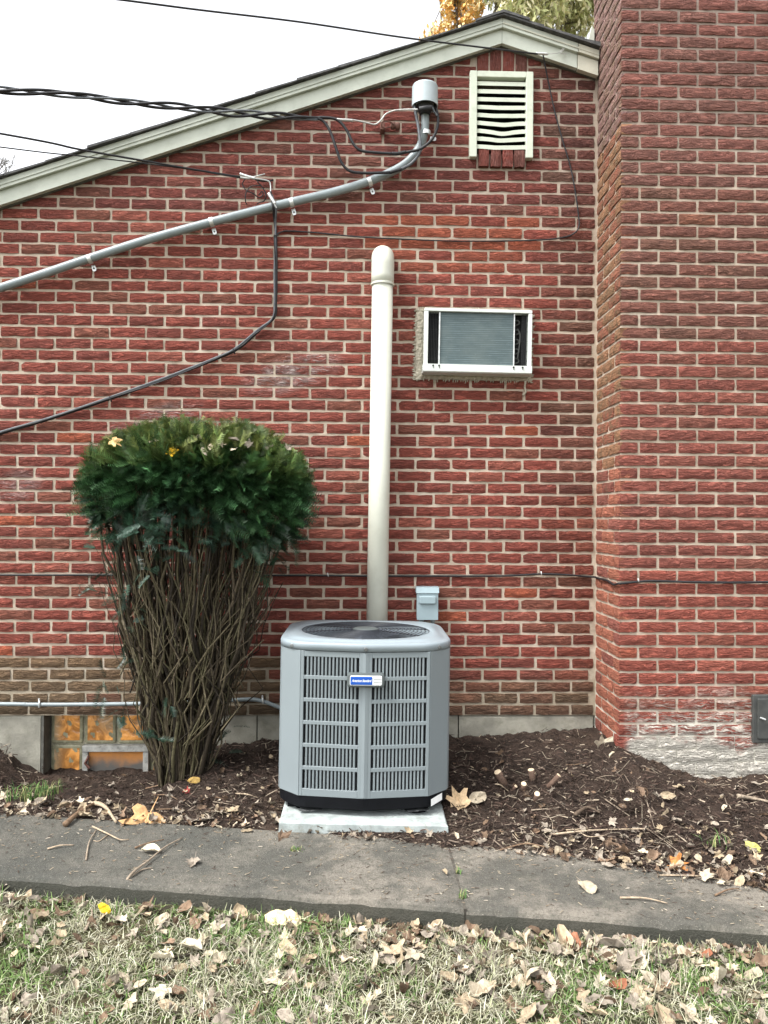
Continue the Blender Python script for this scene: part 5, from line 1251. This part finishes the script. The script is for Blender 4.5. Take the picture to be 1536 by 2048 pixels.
for i in range(900):
    px, py = rng.uniform(-80, 1620), rng.uniform(1465, 1770); p = PZ(px, py, bed_z)
    if p.y < interp(p.x, SOIL_EDGE)-.04 or p.y > y_house(p.x)-.03 or (-.38 < p.x < .40 and -1.12 < p.y < -.22): continue
    a = rng.uniform(0, 6.28); l_ = rng.uniform(.03, .13); pts_ = []
    for k2 in range(4):
        a += rng.gauss(0, .45); pts_.append(p.copy()); p = p+Vector((math.cos(a), math.sin(a)*.8, 0))*l_/3; p.z = max(bed_z(p.x, p.y)+rng.uniform(.001, .014), -.4)
    mm.tube(pts_, [.0013, .0016, .0013, .0007], 3, False, rng.choice([(.10, .08, .06), (.05, .038, .03), (.2, .165, .125), (.30, .26, .2), (.035, .026, .02)]))
o = mm.build('mulch', 'chip', None, False, 'stuff'); o['label'] = 'dark shredded mulch and bark chips covering the planting bed'; o['category'] = 'mulch'
mm = MB(); cnt = 0
while cnt < 900:
    px, py = rng.uniform(-60, 1600), rng.uniform(1620, 1860); p = PZ(px, py, lambda x, y: zw(x))
    if p.y > interp(p.x, SOIL_EDGE)-.005 or p.y < y_near(p.x)+.02: continue
    dn = .25+.75*math.exp(-(interp(p.x, SOIL_EDGE)-p.y)/.12)
    if rng.random() > dn: continue
    l_ = rng.uniform(.004, .022); w_ = rng.uniform(.0008, .0022); a = rng.gauss(0, .9); d = Vector((math.cos(a), math.sin(a), rng.uniform(-.1, .2)))*l_*.5; s_ = Vector((-math.sin(a), math.cos(a), 0))*w_; c = p+Vector((0, 0, .003)); h = Vector((0, 0, .0016))
    mm.add([c-d-s_, c-d+s_, c+d+s_, c+d-s_, c-d*.5+h, c+d*.5+h], [(0, 4, 5, 3), (4, 1, 2, 5), (0, 1, 4), (3, 5, 2)], rng.choices([(.30, .26, .19), (.2, .16, .115), (.06, .045, .035), (.4, .36, .29)], [3, 4, 5, 1])[0]); cnt += 1
o = mm.build('needle_litter', 'chip', None, False, 'stuff'); o['label'] = 'fine needles and wood flecks strewn over the concrete walkway'; o['category'] = 'litter'

# ------------------------------------------------------------------ twigs and cut stubs
def twig(pxs, r0, col, label, group=None, side=()):
    """pxs: pixels along the ground the twig lies on"""
    pts = []
    for k2, (a, b) in enumerate(pxs): p = on_ground(a, b); p.z += r0*1.1+(.006 if 0 < k2 < len(pxs)-1 else .0); pts.append(p)
    pp = smooth_path(pts, 5); L = len(pp); root = pts[0].copy()
    mm = MB(); mm.tube([p-root for p in pp], [r0*(1-.55*k2/(L-1)) for k2 in range(L)], 7)
    for s_ in side:
        q_ = [on_ground(a, b)+Vector((0, 0, r0)) for a, b in s_]; mm.tube([p-root for p in smooth_path(q_, 4)], [r0*.6*(1-.5*k2/(4*(len(q_)-1))) for k2 in range(4*(len(q_)-1)+1)], 6)
    o = mm.build('fallen_twig', 'twig', None, True, None, col); o.location = root; return tag(o, label, 'twig', group)
TB, TG, TP = (.17, .115, .075), (.26, .215, .165), (.36, .29, .21)
twig([(130, 1655), (160, 1632), (190, 1612)], .013, TB, 'thick bent brown stick lying across the walkway edge below the bush')
twig([(190, 1612), (210, 1622), (232, 1650)], .012, TP, 'short thick stick with a pale broken end beside the bent stick')
twig([(240, 1790), (262, 1755), (300, 1725), (330, 1700), (365, 1678)], .0055, TG, 'long grey twig running over the walkway edge into the grass', side=([(262, 1755), (285, 1742), (305, 1738)],))
twig([(172, 1722), (178, 1690), (192, 1662)], .004, TG, 'curved thin twig on the damp left walkway')
twig([(185, 1655), (215, 1672), (240, 1684), (258, 1681)], .004, TP, 'thin forked twig on the walkway under the orange leaf', side=([(215, 1672), (198, 1684), (186, 1683)],))
twig([(95, 1700), (120, 1696), (148, 1692)], .004, TP, 'short straight twig alone on the left walkway')
twig([(270, 1698), (300, 1690), (328, 1681)], .004, TB, 'dark short twig on the walkway near the pale yellow leaf')
twig([(1240, 1798), (1290, 1802), (1335, 1809)], .0042, TP, 'pale straight twig on the right walkway slab')
twig([(1430, 1793), (1455, 1785), (1478, 1779)], .004, TB, 'short dark twig on the right walkway slab')
twig([(1100, 1672), (1160, 1668), (1230, 1664), (1295, 1660)], .005, TP, 'long pale stick on the soil in front of the mound', side=([(1160, 1668), (1180, 1676), (1215, 1672)],))
twig([(1475, 1597), (1505, 1604), (1545, 1610)], .011, TG, 'thick grey stick at the foot of the chimney')
twig([(1150, 1634), (1175, 1622), (1200, 1630)], .010, (.10, .075, .055), 'dark curved stick half buried in the bed')
twig([(1000, 1702), (1050, 1692), (1095, 1700), (1150, 1716)], .0035, TB, 'thin brown twig along the bed edge right of the pad')
twig([(1078, 1710), (1100, 1680), (1105, 1650), (1090, 1625)], .003, TG, 'thin arched twig on the soil between pad and mound')
twig([(1290, 1590), (1300, 1630), (1310, 1660)], .003, TG, 'thin hanging twig on the mound slope')
twig([(1330, 1745), (1360, 1738), (1390, 1742)], .007, TB, 'short stout stick among the leaves at the bed edge')
twig([(1210, 1600), (1250, 1630), (1320, 1680), (1370, 1715)], .0035, TG, 'long thin twig slanting down the mound')
twig([(1320, 1752), (1400, 1757), (1460, 1765)], .003, TP, 'thin pale twig at the litter edge on the right slab')
for i in range(16):
    px, py = (rng.uniform(0, 540), rng.uniform(1570, 1625)) if i % 2 else (rng.uniform(930, 1500), rng.uniform(1530, 1700)); a = rng.uniform(-.6, .6); l_ = rng.uniform(25, 60)
    twig([(px, py), (px+l_*.5, py+l_*.5*a*.5+rng.uniform(-4, 4)), (px+l_, py+l_*a*.6)], rng.uniform(.0025, .005), rng.choice([TB, TG, TP]), 'small broken twig lying on the soil '+('below the bush' if i % 2 else 'right of the pad'), 'small twigs on the soil bed')
for (a, b) in ((520, 1905), (170, 1865)):
    twig([(a, b), (a+14, b-28), (a+10, b-55)], .005, TG, 'short grey twig lying in the grass', 'twigs in the grass')
# cut stubs of a removed shrub
sp_ = on_ground(1040, 1570); st_ = thing('cut_stump', tuple(sp_), 'cluster of pale cut shrub stubs sticking out of the mulch', 'stump')
for (px, py, dx, dy, r_, l_) in ((1012, 1570, -.045, -.02, .019, .085), (1066, 1562, -.01, .0, .017, .07), (1045, 1578, 0, -.03, .014, .05), (1070, 1600, .0, -.045, .014, .06), (1092, 1572, .06, -.01, .012, .07), (1018, 1580, .03, -.02, .009, .04)):
    p = on_ground(px, py)-Vector((0, 0, .015)); d = Vector((dx, dy, l_)); 
    mm = MB(); mm.tube([p, p+d*.5+Vector((.002, 0, 0)), p+d], [r_*1.15, r_, r_*.95], 10, True, (.12, .08, .06)); s1 = mm.build('stub', 'bark', st_, True)
    mm = MB(); dn = d.normalized(); mm.lathe([(r_*.93, -.001), (r_*.90, .0018), (r_*.3, .0026)], p+d, dn+Vector((0, -.12, 0)), 12); mm.build('cut_face', 'joint_sand', s1)

# ------------------------------------------------------------------ trees beyond the roof
def tree(name, label, base, trunk_h, limbs, leafn, crown, cols, lw, lh, droop, seed, group='trees behind the house'):
    g = np.random.default_rng(seed); qt = random.Random(seed)
    root = thing(name, base, label, 'tree', group); b = Vector(base)
    mm = MB(); tip = b+Vector((qt.uniform(-.3, .3), 0, trunk_h)); mm.tube(smooth_path([b, b+Vector((.1, 0, trunk_h*.5)), tip], 5), [.22-.12*i/10 for i in range(11)], 9, True, (.10, .085, .07)); mm.build('trunk', 'bark', root, True)
    lb = MB(); ends = []
    for i in range(limbs):
        a = qt.uniform(0, 6.28); z0 = trunk_h*qt.uniform(.55, 1); c0 = Vector(crown[qt.randrange(len(crown))][:3])
        e = c0+Vector((qt.gauss(0, .16), qt.gauss(0, .2), qt.gauss(0, .25))); s0 = Vector((b.x, b.y, b.z+z0)); md = (s0+e)/2+Vector((qt.gauss(0, .2), qt.gauss(0, .2), .3))
        lb.tube(smooth_path([s0, md, e], 5), [.06-.05*k2/10 for k2 in range(11)], 5, True, (.11, .095, .08)); ends.append((md, e))
        for k2 in range(5):
            p = md.lerp(e, qt.random()); d = Vector((qt.gauss(0, .25), qt.gauss(0, .25), qt.gauss(.15, .25))); lb.tube([p, p+d*.5, p+d], [.012, .008, .003], 4, True, (.12, .10, .085))
    lb.build('limbs', 'bark', root)
    if leafn:
        ws = np.array([c[3]*c[4]*c[5] for c in crown]); idx = g.choice(len(crown), leafn, p=ws/ws.sum()); cr = np.array(crown)
        pos = g.normal(size=(leafn, 3)); pos /= np.linalg.norm(pos, axis=1, keepdims=True); pos *= g.uniform(.25, 1, (leafn, 1))**.5
        pos = cr[idx, :3]+pos*cr[idx, 3:6]
        kp = np.array([fbm(p[0]*1.9, p[1]*1.9, p[2]*1.1, 2) > -.12 for p in pos]); pos = pos[kp]; n_ = len(pos)
        d = g.normal(size=(n_, 3))*.7; d[:, 2] -= droop; d /= np.linalg.norm(d, axis=1, keepdims=True); s_ = np.cross(d, g.normal(size=(n_, 3))); s_ /= np.linalg.norm(s_, axis=1, keepdims=True)
        l_ = g.uniform(.7, 1.3, (n_, 1))*lh; w_ = lw*g.uniform(.7, 1.3, (n_, 1))
        V = np.stack([pos, pos+d*l_*.5+s_*w_*.5, pos+d*l_, pos+d*l_*.5-s_*w_*.5], 1).reshape(-1, 3)
        C = np.array(cols)[g.integers(0, len(cols), n_)]*g.uniform(.7, 1.25, (n_, 1))
        np_mesh('crown', V, [np.arange(n_*4).reshape(-1, 4)], np.repeat(C, 4, 0), 'leafjoin', root, 'stuff')
    return root
c1 = P(1065, 15, 9.0); c2 = P(1150, -60, 9.4); c3 = P(1000, -70, 9.2)
tree('willow_tree', 'yellow green drooping willow like tree behind the roof peak', (c1.x, 9.2, -.3), 4.6, 14, 36000,
     [(c1.x, 9, c1.z, .62, .8, .75), (c2.x, 9.4, c2.z, .6, .8, 1.2), (c3.x, 9.2, c3.z+.2, .6, .8, .8), (c1.x+.1, 9.2, c1.z+1.5, 1.0, 1, .9), (c1.x+.1, 9.3, c1.z-1.3, 1.0, .9, .9)],
     [(.62, .62, .34), (.52, .55, .27), (.70, .66, .40), (.74, .70, .50), (.40, .43, .20)], .05, .16, .95, 31)
o1 = P(925, 10, 10.4)
tree('orange_tree', 'orange leaved autumn tree showing beside the roof peak', (o1.x, 10.6, -.3), 4.2, 9, 12000,
     [(o1.x, 10.4, o1.z, .42, .5, .62), (o1.x-.1, 10.6, o1.z+.8, .5, .6, .6), (o1.x-.2, 10.6, o1.z-1.1, .75, .8, .8)], [(.80, .48, .16), (.80, .55, .22), (.72, .52, .25), (.68, .6, .36)], .065, .10, .3, 37)
b1 = P(15, 318, 13.0)
root = thing('bare_tree', (b1.x-.2, 13.0, -.4), 'leafless grey tree far off behind the left roof slope', 'tree', 'trees behind the house')
qt = random.Random(41); lb = MB(); b = Vector((b1.x-.2, 13.0, -.4)); fork = Vector((b1.x-.15, 13.0, b1.z-.95))
mm = MB(); mm.tube(smooth_path([b, b.lerp(fork, .5)+Vector((.08, 0, 0)), fork], 5), [.13-.008*k2 for k2 in range(11)], 8, True, (.12, .11, .10)); mm.build('trunk', 'bark', root, True)
def branch(p, d, l_, r_, depth):
    e = p+d*l_; md = p.lerp(e, .5)+Vector((qt.gauss(0, .04), qt.gauss(0, .04), 0))*l_*2; lb.tube([p, md, e], [r_, r_*.8, r_*.6], 5, True, (.16, .15, .135))
    if depth:
        for _ in range(qt.choice([2, 3])): branch(e, (d+Vector((qt.gauss(0, .5), qt.gauss(0, .5), qt.gauss(.12, .25)))).normalized(), l_*qt.uniform(.6, .82), r_*.62, depth-1)
for i in range(6): branch(fork-Vector((0, 0, .1)), Vector((qt.gauss(0, .6), qt.gauss(0, .5), 1)).normalized(), .42, .026, 4)
lb.build('limbs', 'bark', root)
